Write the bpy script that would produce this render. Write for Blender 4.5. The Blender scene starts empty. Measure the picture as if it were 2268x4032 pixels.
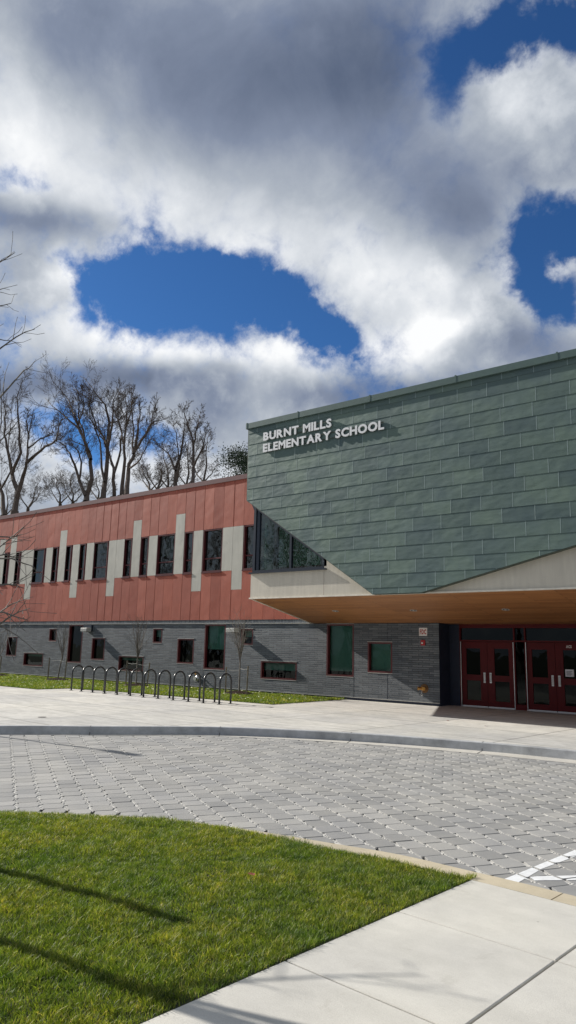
import bpy, math, random
import numpy as np
from mathutils import Vector, Matrix
R = math.radians
random.seed(7)
S = bpy.context.scene
COL = S.collection
LOW = -0.16           # level of the driveway pavers, below the plaza
YB = 22.48            # brick facade plane
YF = 17.91            # green cladding plane
YD = 23.33            # entrance doors plane

# ------------------------------------------------------------------ materials
def new_mat(name):
    m = bpy.data.materials.new(name); m.use_nodes = True
    nt = m.node_tree; b = nt.nodes['Principled BSDF']
    return m, nt, b
def nd(nt, t, **kw):
    n = nt.nodes.new(t)
    for k, v in kw.items(): setattr(n, k, v)
    return n
def lk(nt, a, b): nt.links.new(a, b)
def setin(n, **kw):
    for k, v in kw.items(): n.inputs[k.replace('_', ' ')].default_value = v
def coord(nt, out='Object'): return nd(nt, 'ShaderNodeTexCoord').outputs[out]
def math_(nt, op, a, b=None, c=None, clamp=False):
    n = nd(nt, 'ShaderNodeMath', operation=op, use_clamp=clamp)
    for i, v in enumerate((a, b, c)):
        if v is None: continue
        if isinstance(v, (int, float)): n.inputs[i].default_value = v
        else: lk(nt, v, n.inputs[i])
    return n.outputs[0]
def noise(nt, vec, scale, detail=4, rough=.55, dist=0, dim='3D'):
    n = nd(nt, 'ShaderNodeTexNoise', noise_dimensions=dim)
    n.inputs['Scale'].default_value = scale; n.inputs['Detail'].default_value = detail
    n.inputs['Roughness'].default_value = rough; n.inputs['Distortion'].default_value = dist
    if vec is not None: lk(nt, vec, n.inputs['Vector'])
    return n.outputs['Fac']
def ramp(nt, fac, stops):
    n = nd(nt, 'ShaderNodeValToRGB'); e = n.color_ramp.elements
    while len(e) < len(stops): e.new(.5)
    for i, (p, c) in enumerate(stops):
        e[i].position = p; e[i].color = (*c, 1) if len(c) == 3 else c
    lk(nt, fac, n.inputs['Fac']); return n.outputs['Color']
def mixc(nt, fac, a, b, mode='MIX'):
    n = nd(nt, 'ShaderNodeMix', data_type='RGBA', blend_type=mode)
    for i, v in ((0, fac), (6, a), (7, b)):
        if isinstance(v, (int, float)): n.inputs[i].default_value = v
        elif isinstance(v, tuple): n.inputs[i].default_value = (*v, 1)
        else: lk(nt, v, n.inputs[i])
    return n.outputs[2]
def bump(nt, h, dist, strength=1, normal=None):
    n = nd(nt, 'ShaderNodeBump'); n.inputs['Distance'].default_value = dist
    n.inputs['Strength'].default_value = strength
    lk(nt, h, n.inputs['Height'])
    if normal: lk(nt, normal, n.inputs['Normal'])
    return n.outputs['Normal']
def mapping(nt, vec, loc=(0,0,0), rot=(0,0,0), sc=(1,1,1)):
    n = nd(nt, 'ShaderNodeMapping'); n.inputs['Location'].default_value = loc
    n.inputs['Rotation'].default_value = rot; n.inputs['Scale'].default_value = sc
    lk(nt, vec, n.inputs['Vector']); return n.outputs['Vector']
def attr(nt, name='rnd'):
    return nd(nt, 'ShaderNodeAttribute', attribute_name=name).outputs['Fac']
M = {}
def simple(name, col, rough=.6, metal=0, nscale=6, namp=.12, bd=0, bscale=60, spec=.5):
    m, nt, b = new_mat(name)
    f = noise(nt, coord(nt), nscale, 5)
    lo = tuple(max(0, c*(1-namp)) for c in col); hi = tuple(c*(1+namp) for c in col)
    lk(nt, ramp(nt, f, [(.3, lo), (.7, hi)]), b.inputs['Base Color'])
    setin(b, Roughness=rough, Metallic=metal); b.inputs['Specular IOR Level'].default_value = spec
    if bd: lk(nt, bump(nt, noise(nt, coord(nt), bscale, 4), bd), b.inputs['Normal'])
    M[name] = m; return m
def panelmat(name, c1, c2, rough=.55, wave=.004, spec=.4):
    m, nt, b = new_mat(name)
    v = coord(nt)
    base = mixc(nt, attr(nt), c1, c2)
    n1 = noise(nt, v, 1.3, 4); n2 = noise(nt, mapping(nt, v, sc=(6, 6, .7)), 2, 4)
    f = math_(nt, 'ADD', math_(nt, 'MULTIPLY', n1, .5), math_(nt, 'MULTIPLY', n2, .5))
    dirt = ramp(nt, f, [(.3, (.86, .86, .86)), (.7, (1.08, 1.08, 1.08))])
    lk(nt, mixc(nt, 1.0, base, dirt, 'MULTIPLY'), b.inputs['Base Color'])
    setin(b, Roughness=rough); b.inputs['Specular IOR Level'].default_value = spec
    h = noise(nt, v, 1.8, 1); h2 = noise(nt, v, 180, 2)
    nn = bump(nt, h, wave*10)
    lk(nt, bump(nt, h2, .0012, .6, nn), b.inputs['Normal'])
    M[name] = m; return m
panelmat('red_panel', (.325, .080, .050), (.42, .113, .070), .5, .0012)
panelmat('grey_panel', (.46, .45, .40), (.50, .49, .44), .6, .001)
panelmat('stucco', (.60, .56, .48), (.60, .56, .48), .8, .0006, .2)
simple('red_metal', (.085, .012, .014), .38, namp=.15)
simple('red_cap', (.12, .042, .042), .45)
simple('door_red', (.095, .003, .005), .5, namp=.08, spec=.25)
simple('navy_metal', (.016, .024, .04), .35)
simple('black_steel', (.012, .014, .018), .28, spec=.7)
simple('white_metal', (.42, .42, .40), .45)
simple('aluminium', (.55, .55, .55), .35, metal=.8)
simple('trim_white', (.72, .67, .58), .5)
simple('letter_face', (.80, .81, .83), .4, namp=.03)
simple('brass', (.50, .26, .07), .35, metal=.85)
simple('dark_bronze', (.16, .085, .035), .45, metal=.6)
simple('alarm_red', (.42, .01, .012), .35)
simple('sign_white', (.72, .70, .68), .5, namp=.05)
simple('sign_red', (.40, .02, .015), .5)
simple('interior', (.012, .014, .016), .9)
simple('navy_wall', (.018, .026, .05), .7)
simple('blind', (.30, .42, .36), .8, namp=.05)
simple('stake_wood', (.20, .17, .13), .8, nscale=12, namp=.3)
simple('bark_dark', (.11, .083, .068), .9, nscale=9, namp=.35)
simple('bark_far', (.15, .12, .10), .9, nscale=9, namp=.3)
simple('bark_pale', (.15, .135, .12), .8, nscale=14, namp=.3)
simple('mulch', (.030, .020, .015), .95, nscale=25, namp=.6, bd=.02, bscale=30, spec=.05)
simple('roofing', (.25, .25, .25), .9)
simple('strap', (.30, .30, .28), .7)
simple('conifer', (.022, .042, .016), .8, nscale=3, namp=.5)
simple('leaf_dry', (.40, .30, .14), .8, nscale=3, namp=.5)
simple('leaf_red', (.18, .04, .02), .8, nscale=3, namp=.3)
simple('leaf_pale', (.80, .78, .62), .7, nscale=3, namp=.2)
simple('paper', (.75, .76, .8), .6, namp=.02)
simple('paint_white', (.72, .73, .74), .6, nscale=14, namp=.1)
simple('iron', (.05, .045, .04), .6)

def brick_mat(name, soldier=False):
    m, nt, b = new_mat(name)
    sep = nd(nt, 'ShaderNodeSeparateXYZ'); lk(nt, coord(nt), sep.inputs[0])
    cmb = nd(nt, 'ShaderNodeCombineXYZ')
    u = math_(nt, 'ADD', sep.outputs[0], sep.outputs[1])
    if soldier: lk(nt, sep.outputs[2], cmb.inputs[0]); lk(nt, u, cmb.inputs[1])
    else: lk(nt, u, cmb.inputs[0]); lk(nt, sep.outputs[2], cmb.inputs[1])
    bt = nd(nt, 'ShaderNodeTexBrick', offset=.37, offset_frequency=2)
    lk(nt, cmb.outputs[0], bt.inputs['Vector'])
    setin(bt, Scale=1.0); bt.inputs['Mortar Size'].default_value = .0075
    bt.inputs['Mortar Smooth'].default_value = .15
    bt.inputs['Brick Width'].default_value = .60 if soldier else .40
    bt.inputs['Row Height'].default_value = .085 if soldier else .0735
    bt.inputs['Color1'].default_value = (.065, .080, .098, 1)
    bt.inputs['Color2'].default_value = (.145, .165, .188, 1)
    bt.inputs['Mortar'].default_value = (.035, .04, .05, 1)
    v = coord(nt)
    st = ramp(nt, noise(nt, v, .9, 5), [(.3, (.8, .82, .85)), (.72, (1.18, 1.15, 1.1))])
    fine = ramp(nt, noise(nt, v, 40, 3), [(.3, (.85,)*3), (.7, (1.15,)*3)])
    c = mixc(nt, 1., bt.outputs['Color'], st, 'MULTIPLY'); c = mixc(nt, 1., c, fine, 'MULTIPLY')
    lk(nt, c, b.inputs['Base Color']); setin(b, Roughness=.55)
    inv = math_(nt, 'SUBTRACT', 1.0, bt.outputs['Fac'])
    h = math_(nt, 'ADD', inv, math_(nt, 'MULTIPLY', noise(nt, v, 50, 4), .5))
    # every brick sits a touch in or out of the wall
    lk(nt, bump(nt, h, .009), b.inputs['Normal'])
    M[name] = m
brick_mat('brick'); brick_mat('soldier', True)

def green_mat():
    m, nt, b = new_mat('green_tile'); v = coord(nt)
    c = mixc(nt, attr(nt), (.078, .120, .120), (.124, .178, .160))
    n1 = noise(nt, v, 1.1, 5)
    c = mixc(nt, 1., c, ramp(nt, n1, [(.3, (.84, .88, .95)), (.7, (1.12, 1.12, 1.0))]), 'MULTIPLY')
    c = mixc(nt, 1., c, ramp(nt, noise(nt, v, 130, 2), [(.35, (.9,)*3), (.65, (1.1,)*3)]), 'MULTIPLY')
    lk(nt, c, b.inputs['Base Color']); setin(b, Roughness=.5, Metallic=.15)
    h = noise(nt, mapping(nt, v, sc=(1.5, 1, 3.2)), 1.5, 1.5)
    lk(nt, bump(nt, h, .015), b.inputs['Normal'])
    M['green_tile'] = m
green_mat()
simple('sunlit_seam_lip', (.25, .32, .31), .45)  # paler than the tiles: sun catching the lip edges is put into the colour
simple('green_cap', (.085, .135, .125), .4, namp=.08)
simple('green_under', (.05, .065, .05), .5)

def wood_mat():
    m, nt, b = new_mat('wood_soffit'); v = coord(nt)
    sep = nd(nt, 'ShaderNodeSeparateXYZ'); lk(nt, v, sep.inputs[0])
    cmb = nd(nt, 'ShaderNodeCombineXYZ'); lk(nt, sep.outputs[0], cmb.inputs[0]); lk(nt, sep.outputs[1], cmb.inputs[1])
    bt = nd(nt, 'ShaderNodeTexBrick', offset=.31, offset_frequency=3); lk(nt, cmb.outputs[0], bt.inputs['Vector'])
    setin(bt, Scale=1.0); bt.inputs['Brick Width'].default_value = 2.9; bt.inputs['Row Height'].default_value = .14
    bt.inputs['Mortar Size'].default_value = .008; bt.inputs['Mortar Smooth'].default_value = .1
    bt.inputs['Color1'].default_value = (.30, .122, .043, 1); bt.inputs['Color2'].default_value = (.42, .186, .069, 1)
    bt.inputs['Mortar'].default_value = (.12, .05, .02, 1)
    g = noise(nt, mapping(nt, v, sc=(.6, 9, 1)), 3, 6)
    c = mixc(nt, 1., bt.outputs['Color'], ramp(nt, g, [(.3, (.8, .78, .75)), (.7, (1.18, 1.18, 1.15))]), 'MULTIPLY')
    lk(nt, c, b.inputs['Base Color']); setin(b, Roughness=.5)
    lk(nt, bump(nt, math_(nt, 'SUBTRACT', 1., bt.outputs['Fac']), .004), b.inputs['Normal'])
    M['wood_soffit'] = m
wood_mat()

def concrete(name, col, joints=(), streak=0, stain=.12, rot=0):
    """joints: (angle_deg, offset, half width) lines cut into the surface, in world metres"""
    m, nt, b = new_mat(name); v = coord(nt)
    f = noise(nt, mapping(nt, v, rot=(0, 0, R(rot)), sc=(1, 1+streak, 1)), .9, 6, .6)
    f2 = noise(nt, v, 5, 6, .65)
    k = math_(nt, 'ADD', math_(nt, 'MULTIPLY', f, .6), math_(nt, 'MULTIPLY', f2, .4))
    lo = tuple(c*(1-stain) for c in col); hi = tuple(min(1, c*(1+stain)) for c in col)
    c = ramp(nt, k, [(.36, lo), (.64, hi)])
    c = mixc(nt, 1., c, ramp(nt, noise(nt, v, 160, 3), [(.3, (.93,)*3), (.7, (1.06,)*3)]), 'MULTIPLY')
    blot = ramp(nt, noise(nt, v, .35, 3), [(.38, (.9, .9, .91)), (.62, (1.04, 1.03, 1.0))])
    c = mixc(nt, 1., c, blot, 'MULTIPLY')
    sp = ramp(nt, noise(nt, v, 2.3, 8, .7, .6), [(.30, (.84, .83, .81)), (.40, (1,)*3), (.66, (1,)*3), (.74, (1.06, 1.06, 1.05))])
    c = mixc(nt, .8, c, sp, 'MULTIPLY')
    vo = nd(nt, 'ShaderNodeTexVoronoi', feature='F1'); vo.inputs['Scale'].default_value = 3.2; lk(nt, v, vo.inputs['Vector'])
    c = mixc(nt, ramp(nt, vo.outputs['Distance'], [(.018, (.5,)*3), (.035, (0,)*3)]), c, (.12, .11, .10))
    hgt = math_(nt, 'MULTIPLY', noise(nt, v, 120, 4), .35)
    hgt = math_(nt, 'ADD', hgt, math_(nt, 'MULTIPLY', noise(nt, mapping(nt, v, rot=(0, 0, R(rot+5)), sc=(1, 14, 1)), 16, 3), .5))
    if joints:
        sep = nd(nt, 'ShaderNodeSeparateXYZ'); lk(nt, v, sep.inputs[0])
        tot = None; ids = []
        for ang, off, w, per in joints:
            nx, ny = -math.sin(R(ang)), math.cos(R(ang))
            d = math_(nt, 'ADD', math_(nt, 'MULTIPLY', sep.outputs[0], nx), math_(nt, 'MULTIPLY', sep.outputs[1], ny))
            d = math_(nt, 'SUBTRACT', d, off)
            if per:
                cid = math_(nt, 'FLOOR', math_(nt, 'DIVIDE', d, per)); ids.append(cid)
            if per: d = math_(nt, 'SUBTRACT', math_(nt, 'MODULO', math_(nt, 'ADD', d, per*400.5), per), per/2)
            d = math_(nt, 'ABSOLUTE', d)
            t = math_(nt, 'SUBTRACT', 1.0, math_(nt, 'DIVIDE', d, w), clamp=True)
            t = math_(nt, 'MULTIPLY', t, 1.6, clamp=True)
            tot = t if tot is None else math_(nt, 'MAXIMUM', tot, t)
        cb = nd(nt, 'ShaderNodeCombineXYZ')
        for i_, cid in enumerate(ids[:2]): lk(nt, cid, cb.inputs[i_])
        wn = nd(nt, 'ShaderNodeTexWhiteNoise', noise_dimensions='3D'); lk(nt, cb.outputs[0], wn.inputs['Vector'])
        c = mixc(nt, 1., c, ramp(nt, wn.outputs['Value'], [(0, (.88, .885, .89)), (1, (1.07, 1.065, 1.05))]), 'MULTIPLY')
        jn = math_(nt, 'MULTIPLY', tot, .8)
        c = mixc(nt, jn, c, (.10, .095, .085))
        hgt = math_(nt, 'SUBTRACT', hgt, math_(nt, 'MULTIPLY', tot, 2.))
    lk(nt, c, b.inputs['Base Color']); setin(b, Roughness=.85)
    b.inputs['Specular IOR Level'].default_value = .25
    lk(nt, bump(nt, hgt, .004), b.inputs['Normal'])
    M[name] = m
concrete('plaza_concrete', (.51, .50, .475), [(85.2, 10.158, .022, 3.03), (-4.8, 0.6, .018, 1.95)], 4, .2, rot=85)
concrete('walk_concrete', (.56, .545, .50), (), 1.5, .10)
concrete('kerb_concrete', (.40, .41, .42), (), 0, .32)
concrete('strip_stone', (.50, .44, .33), (), 0, .12)
concrete('gutter_concrete', (.50, .48, .44), (), 0, .1)
def paver_mat():
    m, nt, b = new_mat('paver'); v = coord(nt)
    c = mixc(nt, attr(nt), (.245, .243, .238), (.33, .325, .315))
    c = mixc(nt, 1., c, ramp(nt, noise(nt, v, 1.2, 5), [(.35, (.86, .87, .89)), (.65, (1.1, 1.09, 1.06))]), 'MULTIPLY')
    c = mixc(nt, 1., c, ramp(nt, noise(nt, v, 220, 3), [(.3, (.85,)*3), (.7, (1.14,)*3)]), 'MULTIPLY')
    c = mixc(nt, ramp(nt, noise(nt, v, 14, 2), [(.72, (0,)*3), (.78, (.5,)*3)]), c, (.42, .41, .39))
    lk(nt, c, b.inputs['Base Color']); setin(b, Roughness=.85)
    lk(nt, bump(nt, noise(nt, v, 150, 4), .003), b.inputs['Normal']); M['paver'] = m
paver_mat()
simple('joint_gravel', (.16, .155, .145), .95, nscale=90, namp=.5, bd=.01, bscale=80)
simple('gravel_stone', (.47, .46, .435), .9, nscale=30, namp=.15)
def grass_mat(name, cols):
    m, nt, b = new_mat(name)
    c = ramp(nt, attr(nt), cols); v = coord(nt)
    c = mixc(nt, 1., c, ramp(nt, noise(nt, v, 1.3, 3), [(.32, (.72, .85, .8)), (.68, (1.35, 1.15, 1.0))]), 'MULTIPLY')
    c = mixc(nt, 1., c, ramp(nt, noise(nt, v, 7, 3), [(.33, (.62, .7, .7)), (.67, (1.4, 1.28, 1.1))]), 'MULTIPLY')
    lk(nt, c, b.inputs['Base Color']); setin(b, Roughness=.5)
    b.inputs['Specular IOR Level'].default_value = .3
    tr = nd(nt, 'ShaderNodeBsdfTranslucent'); lk(nt, mixc(nt, 1., c, (1.3, 1.5, .5), 'MULTIPLY'), tr.inputs['Color'])
    mx = nd(nt, 'ShaderNodeMixShader'); mx.inputs[0].default_value = .35
    lk(nt, b.outputs[0], mx.inputs[1]); lk(nt, tr.outputs[0], mx.inputs[2])
    lk(nt, mx.outputs[0], nt.nodes['Material Output'].inputs['Surface']); M[name] = m
grass_mat('grass_blade', [(0, (.045, .080, .014)), (.5, (.142, .196, .038)), (.8, (.27, .31, .075)), (.92, (.40, .38, .12)), (1, (.5, .44, .22))])
simple('soil', (.028, .035, .012), .95, nscale=10, namp=.5, bd=.02, bscale=40)
def glass_mat(name, tint, wob=.0, rough=.0, ior=1.75):
    m, nt, b = new_mat(name); nt.nodes.remove(b)
    g = nd(nt, 'ShaderNodeBsdfGlossy'); g.inputs['Roughness'].default_value = rough
    g.inputs['Color'].default_value = (.85, .93, .92, 1)
    t = nd(nt, 'ShaderNodeBsdfTransparent'); t.inputs['Color'].default_value = (*tint, 1)
    fr = nd(nt, 'ShaderNodeFresnel'); fr.inputs['IOR'].default_value = ior
    n = bump(nt, noise(nt, coord(nt), 2.2, 1, .4), wob)
    lk(nt, n, g.inputs['Normal'])
    mx = nd(nt, 'ShaderNodeMixShader'); lk(nt, fr.outputs[0], mx.inputs[0])
    lk(nt, t.outputs[0], mx.inputs[1]); lk(nt, g.outputs[0], mx.inputs[2])
    lk(nt, mx.outputs[0], nt.nodes['Material Output'].inputs['Surface']); M[name] = m
glass_mat('window_glass', (.12, .22, .19), .012, ior=2.0)
glass_mat('brick_window_glass', (.40, .56, .54), .006, ior=1.35)
glass_mat('door_glass', (.2, .25, .25), .003, ior=1.3)

# ------------------------------------------------------------------ mesh helpers
class MB:
    def __init__(s): s.v = []; s.f = []; s.r = []; s.rv = .5
    def face(s, pts):
        n = len(s.v); s.v += [tuple(p) for p in pts]; s.f.append(tuple(range(n, n+len(pts)))); s.r.append(s.rv)
    def box(s, x0, x1, y0, y1, z0, z1):
        n = len(s.v)
        s.v += [(x0,y0,z0),(x1,y0,z0),(x1,y1,z0),(x0,y1,z0),(x0,y0,z1),(x1,y0,z1),(x1,y1,z1),(x0,y1,z1)]
        s.f += [tuple(n+i for i in f) for f in ((0,3,2,1),(4,5,6,7),(0,1,5,4),(1,2,6,5),(2,3,7,6),(3,0,4,7))]; s.r += [s.rv]*6
    def prism(s, pts, d):
        """pts: loop of 3D points; extruded by vector d, closed"""
        n = len(s.v); k = len(pts); d = Vector(d)
        s.v += [tuple(p) for p in pts] + [tuple(Vector(p)+d) for p in pts]
        s.f.append(tuple(range(n, n+k))); s.f.append(tuple(range(n+2*k-1, n+k-1, -1)))
        for i in range(k): s.f.append((n+i, n+k+i, n+k+(i+1) % k, n+(i+1) % k))
        s.r += [s.rv]*(k+2)
    def tube(s, path, rad, n=6, cap=True):
        path = [Vector(p) for p in path]; K = len(path)
        if not hasattr(rad, '__len__'): rad = [rad]*K
        up = Vector((0, 0, 1)); base = len(s.v)
        t0 = (path[1]-path[0]).normalized()
        a = t0.orthogonal().normalized()
        for i, p in enumerate(path):
            t = (path[min(i+1, K-1)]-path[max(i-1, 0)])
            if t.length < 1e-9: t = t0
            t.normalize(); a = (a - t*a.dot(t))
            if a.length < 1e-6: a = t.orthogonal()
            a.normalize(); b = t.cross(a)
            for j in range(n):
                q = 2*math.pi*j/n; s.v.append(tuple(p+(a*math.cos(q)+b*math.sin(q))*rad[i]))
        for i in range(K-1):
            for j in range(n):
                s.f.append((base+i*n+j, base+i*n+(j+1) % n, base+(i+1)*n+(j+1) % n, base+(i+1)*n+j)); s.r.append(s.rv)
        if cap:
            s.f.append(tuple(base+j for j in range(n-1, -1, -1))); s.f.append(tuple(base+(K-1)*n+j for j in range(n))); s.r += [s.rv]*2
    def lathe(s, c, axis, prof, n=16):
        axis = Vector(axis).normalized(); a = axis.orthogonal().normalized(); b = axis.cross(a); c = Vector(c); base = len(s.v)
        for (r, h) in prof:
            for j in range(n):
                q = 2*math.pi*j/n; s.v.append(tuple(c+axis*h+(a*math.cos(q)+b*math.sin(q))*r))
        for i in range(len(prof)-1):
            for j in range(n):
                s.f.append((base+i*n+j, base+i*n+(j+1) % n, base+(i+1)*n+(j+1) % n, base+(i+1)*n+j)); s.r.append(s.rv)
        s.f.append(tuple(base+j for j in range(n-1, -1, -1))); s.f.append(tuple(base+(len(prof)-1)*n+j for j in range(n))); s.r += [s.rv]*2
    def build(s, name, mat, parent=None, smooth=False, bevel=0):
        me = bpy.data.meshes.new(name); me.from_pydata(s.v, [], s.f); me.update()
        at = me.attributes.new('rnd', 'FLOAT', 'FACE'); at.data.foreach_set('value', s.r)
        me.materials.append(M[mat])
        if smooth: me.polygons.foreach_set('use_smooth', [True]*len(me.polygons))
        o = bpy.data.objects.new(name, me); COL.objects.link(o)
        if parent is not None: adopt(o, parent)
        if bevel:
            md = o.modifiers.new('bevel', 'BEVEL'); md.width = bevel; md.segments = 1; md.limit_method = 'ANGLE'
        return o
WM = {}
def adopt(o, parent):
    o.parent = parent
    w = WM.get(parent.name, Matrix.Identity(4))
    o.matrix_parent_inverse = w.inverted() if parent.type == 'EMPTY' else Matrix.Identity(4)
def empty(name, loc=(0, 0, 0)):
    o = bpy.data.objects.new(name, None); COL.objects.link(o); o.location = loc
    o.empty_display_size = .1; WM[o.name] = Matrix.Translation(loc); return o
def tag(o, label=None, cat=None, group=None, kind=None):
    for k, v in (('label', label), ('category', cat), ('group', group), ('kind', kind)):
        if v: o[k] = v
    return o
def npmesh(name, V, F, mat, rnd=None, parent=None, smooth=False):
    """F: (n,k) array"""
    me = bpy.data.meshes.new(name); V = np.asarray(V, np.float32); F = np.asarray(F, np.int32); k = F.shape[1]
    me.vertices.add(len(V)); me.vertices.foreach_set('co', V.ravel())
    me.loops.add(F.size); me.loops.foreach_set('vertex_index', F.ravel())
    me.polygons.add(len(F)); me.polygons.foreach_set('loop_start', np.arange(0, F.size, k, dtype=np.int32))
    me.polygons.foreach_set('loop_total', np.full(len(F), k, np.int32))
    if smooth: me.polygons.foreach_set('use_smooth', np.ones(len(F), bool))
    me.update(calc_edges=True)
    at = me.attributes.new('rnd', 'FLOAT', 'FACE')
    at.data.foreach_set('value', (rnd if rnd is not None else np.full(len(F), .5)).astype(np.float32))
    me.materials.append(M[mat]); o = bpy.data.objects.new(name, me); COL.objects.link(o)
    if parent is not None: adopt(o, parent)
    return o
def copy_tree(o, parent=None):
    c = o.copy(); COL.objects.link(c)
    if parent is not None: c.parent = parent
    for ch in [x for x in bpy.data.objects if x.parent == o]: copy_tree(ch, c)
    return c

# ------------------------------------------------------------------ polygons on the ground
def inside(px, py, poly):
    res = np.zeros(px.shape, bool); n = len(poly)
    for i in range(n):
        x0, y0 = poly[i]; x1, y1 = poly[(i+1) % n]
        if y0 == y1: continue
        c = ((y0 > py) != (y1 > py)) & (px < (x1-x0)*(py-y0)/(y1-y0)+x0)
        res ^= c
    return res
def smooth_line(P, n=10):
    """Catmull-Rom through P"""
    out = []; P = [np.array(p, float) for p in P]
    P = [2*P[0]-P[1]] + P + [2*P[-1]-P[-2]]
    for i in range(1, len(P)-2):
        for k in range(n):
            t = k/n; a, b, c, d = P[i-1:i+3]
            out.append(.5*((2*b)+(-a+c)*t+(2*a-5*b+4*c-d)*t*t+(-a+3*b-3*c+d)*t**3))
    out.append(P[-2]); return np.array(out)
def offset(L, d):
    T = np.gradient(L, axis=0); T /= np.linalg.norm(T, axis=1)[:, None]
    return L + np.stack([-T[:, 1], T[:, 0]], 1)*d
def strip(mb, A, B, zA, zB):
    for i in range(len(A)-1):
        mb.face([(*A[i], zA), (*A[i+1], zA), (*B[i+1], zB), (*B[i], zB)])

KERB = smooth_line([(-30, -16), (-22, -3.5), (-17.6, 4.2), (-14.46, 8.72), (-13.22, 10.08), (-11.32, 12.14), (-8.75, 13.50), (-6.25, 14.16), (-4.35, 14.35), (0, 14.5), (8, 14.4), (20, 12)], 12)
ISLE = smooth_line([(-14.5, -14), (-11.2, -3), (-9.35, 2.6), (-7.9, 4.75), (-7.1, 5.44), (-6.3, 5.90), (-5.40, 6.17), (-4.35, 6.35), (-3.64, 6.46), (-2.93, 6.44), (-2.47, 6.42), (-1.97, 6.38), (0.5, 6.15), (6, 5.2), (14, 2.5)], 12)
# ISLE is the outer (paver side) edge of the flush stone strip

def sheet(name, poly, z, mat):
    mb = MB(); mb.face([(x, y, z) for x, y in poly]); o = mb.build(name, mat)
    # make sure it faces up
    if o.data.polygons[0].normal.z < 0: o.data.flip_normals()
    return o
# ground: reaches the horizon
tag(sheet('ground', [(-1500, -1500), (1500, -1500), (1500, 1500), (-1500, 1500)], LOW-.30, 'soil'), kind='structure')

# plaza between the kerb and the building
kin = offset(KERB, .16)
poly = [tuple(p) for p in kin] + [(22, 24), (-60, 24), (-60, -16)]
tag(sheet('plaza', poly, 0.0, 'plaza_concrete'), kind='structure')
# kerb: its top, face and joints
mb = MB()
base_joint = [(-13.23, 10.07), (-11.3, 12.11), (-8.71, 13.5), (-6.12, 14.17), (-15.9, 6.9), (-3.2, 14.4), (-.2, 14.5)]
R0 = offset(KERB, .018); top = .006
strip(mb, kin, R0, top, top); strip(mb, R0, offset(KERB, .004), top, top-.014)
strip(mb, offset(KERB, .004), offset(KERB, -.012), top-.014, LOW+.005)
mb.build('kerb', 'kerb_concrete', smooth=False)['kind'] = 'structure'
# gutter
mb = MB(); G1 = offset(KERB, -.012)
gw = np.interp(np.arange(len(KERB)), [0, 40, 60, 75, 90, 140], [.16, .16, .24, .40, .46, .46])
T = np.gradient(KERB, axis=0); T /= np.linalg.norm(T, axis=1)[:, None]; Nn = np.stack([T[:, 1], -T[:, 0]], 1)
G2 = KERB + Nn*gw[:, None]
strip(mb, G1, G2, LOW+.004, LOW+.002)
strip(mb, G2, G2+Nn*.01, LOW+.002, LOW-.06)
mb.build('gutter', 'gutter_concrete')['kind'] = 'structure'
# kerb joints: thin dark sealant lines
mb = MB()
for jx, jy in base_joint:
    i = np.argmin(np.hypot(KERB[:, 0]-jx, KERB[:, 1]-jy)); p = KERB[i]; t = T[i]; n = -Nn[i]
    def q(a, b, z): w = p+t*a+n*b; return (w[0], w[1], z)
    h = .007
    mb.face([q(-h, .16, top+.003), q(h, .16, top+.003), q(h, .016, top+.003), q(-h, .016, top+.003)])
    mb.face([q(-h, .016, top+.003), q(h, .016, top+.003), q(h, -.016, LOW+.006), q(-h, -.016, LOW+.006)])
    mb.face([q(-h, -.016, LOW+.006), q(h, -.016, LOW+.006), q(h, -gw[i], LOW+.006), q(-h, -gw[i], LOW+.006)])
tag(mb.build('kerb_joint_sealant', 'iron'), kind='structure')

# flush stone strip round the island
ISN = offset(ISLE, -.235)
T2 = np.gradient(ISLE, axis=0); T2 /= np.linalg.norm(T2, axis=1)[:, None]
mb = MB()
cuts = [(-2.12, 6.4), (-4.9, 6.25), (-8.1, 4.5), (1., 6.1), (4, 5.6)]
skip = {int(np.argmin(np.hypot(ISLE[:, 0]-a, ISLE[:, 1]-b))) for a, b in cuts}
for i in range(len(ISLE)-1):
    A, B, C, D = ISLE[i], ISLE[i+1], ISN[i+1], ISN[i]
    if i in skip:
        g = .012/np.linalg.norm(B-A); A = A+(B-A)*g; D = D+(C-D)*g
        mb.face([(*A, LOW+.008), (*A, LOW-.05), (*D, LOW-.05), (*D, LOW+.008)])
    mb.face([(*A, LOW+.008), (*B, LOW+.008), (*C, LOW+.008), (*D, LOW+.008)])
    mb.face([(*A, LOW+.008), (*A, LOW-.06), (*B, LOW-.06), (*B, LOW+.008)])
    if i+1 in skip: mb.face([(*B, LOW+.008), (*B, LOW-.05), (*C, LOW-.05), (*C, LOW+.008)])
mb.build('edging_strip', 'strip_stone')['kind'] = 'structure'

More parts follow.
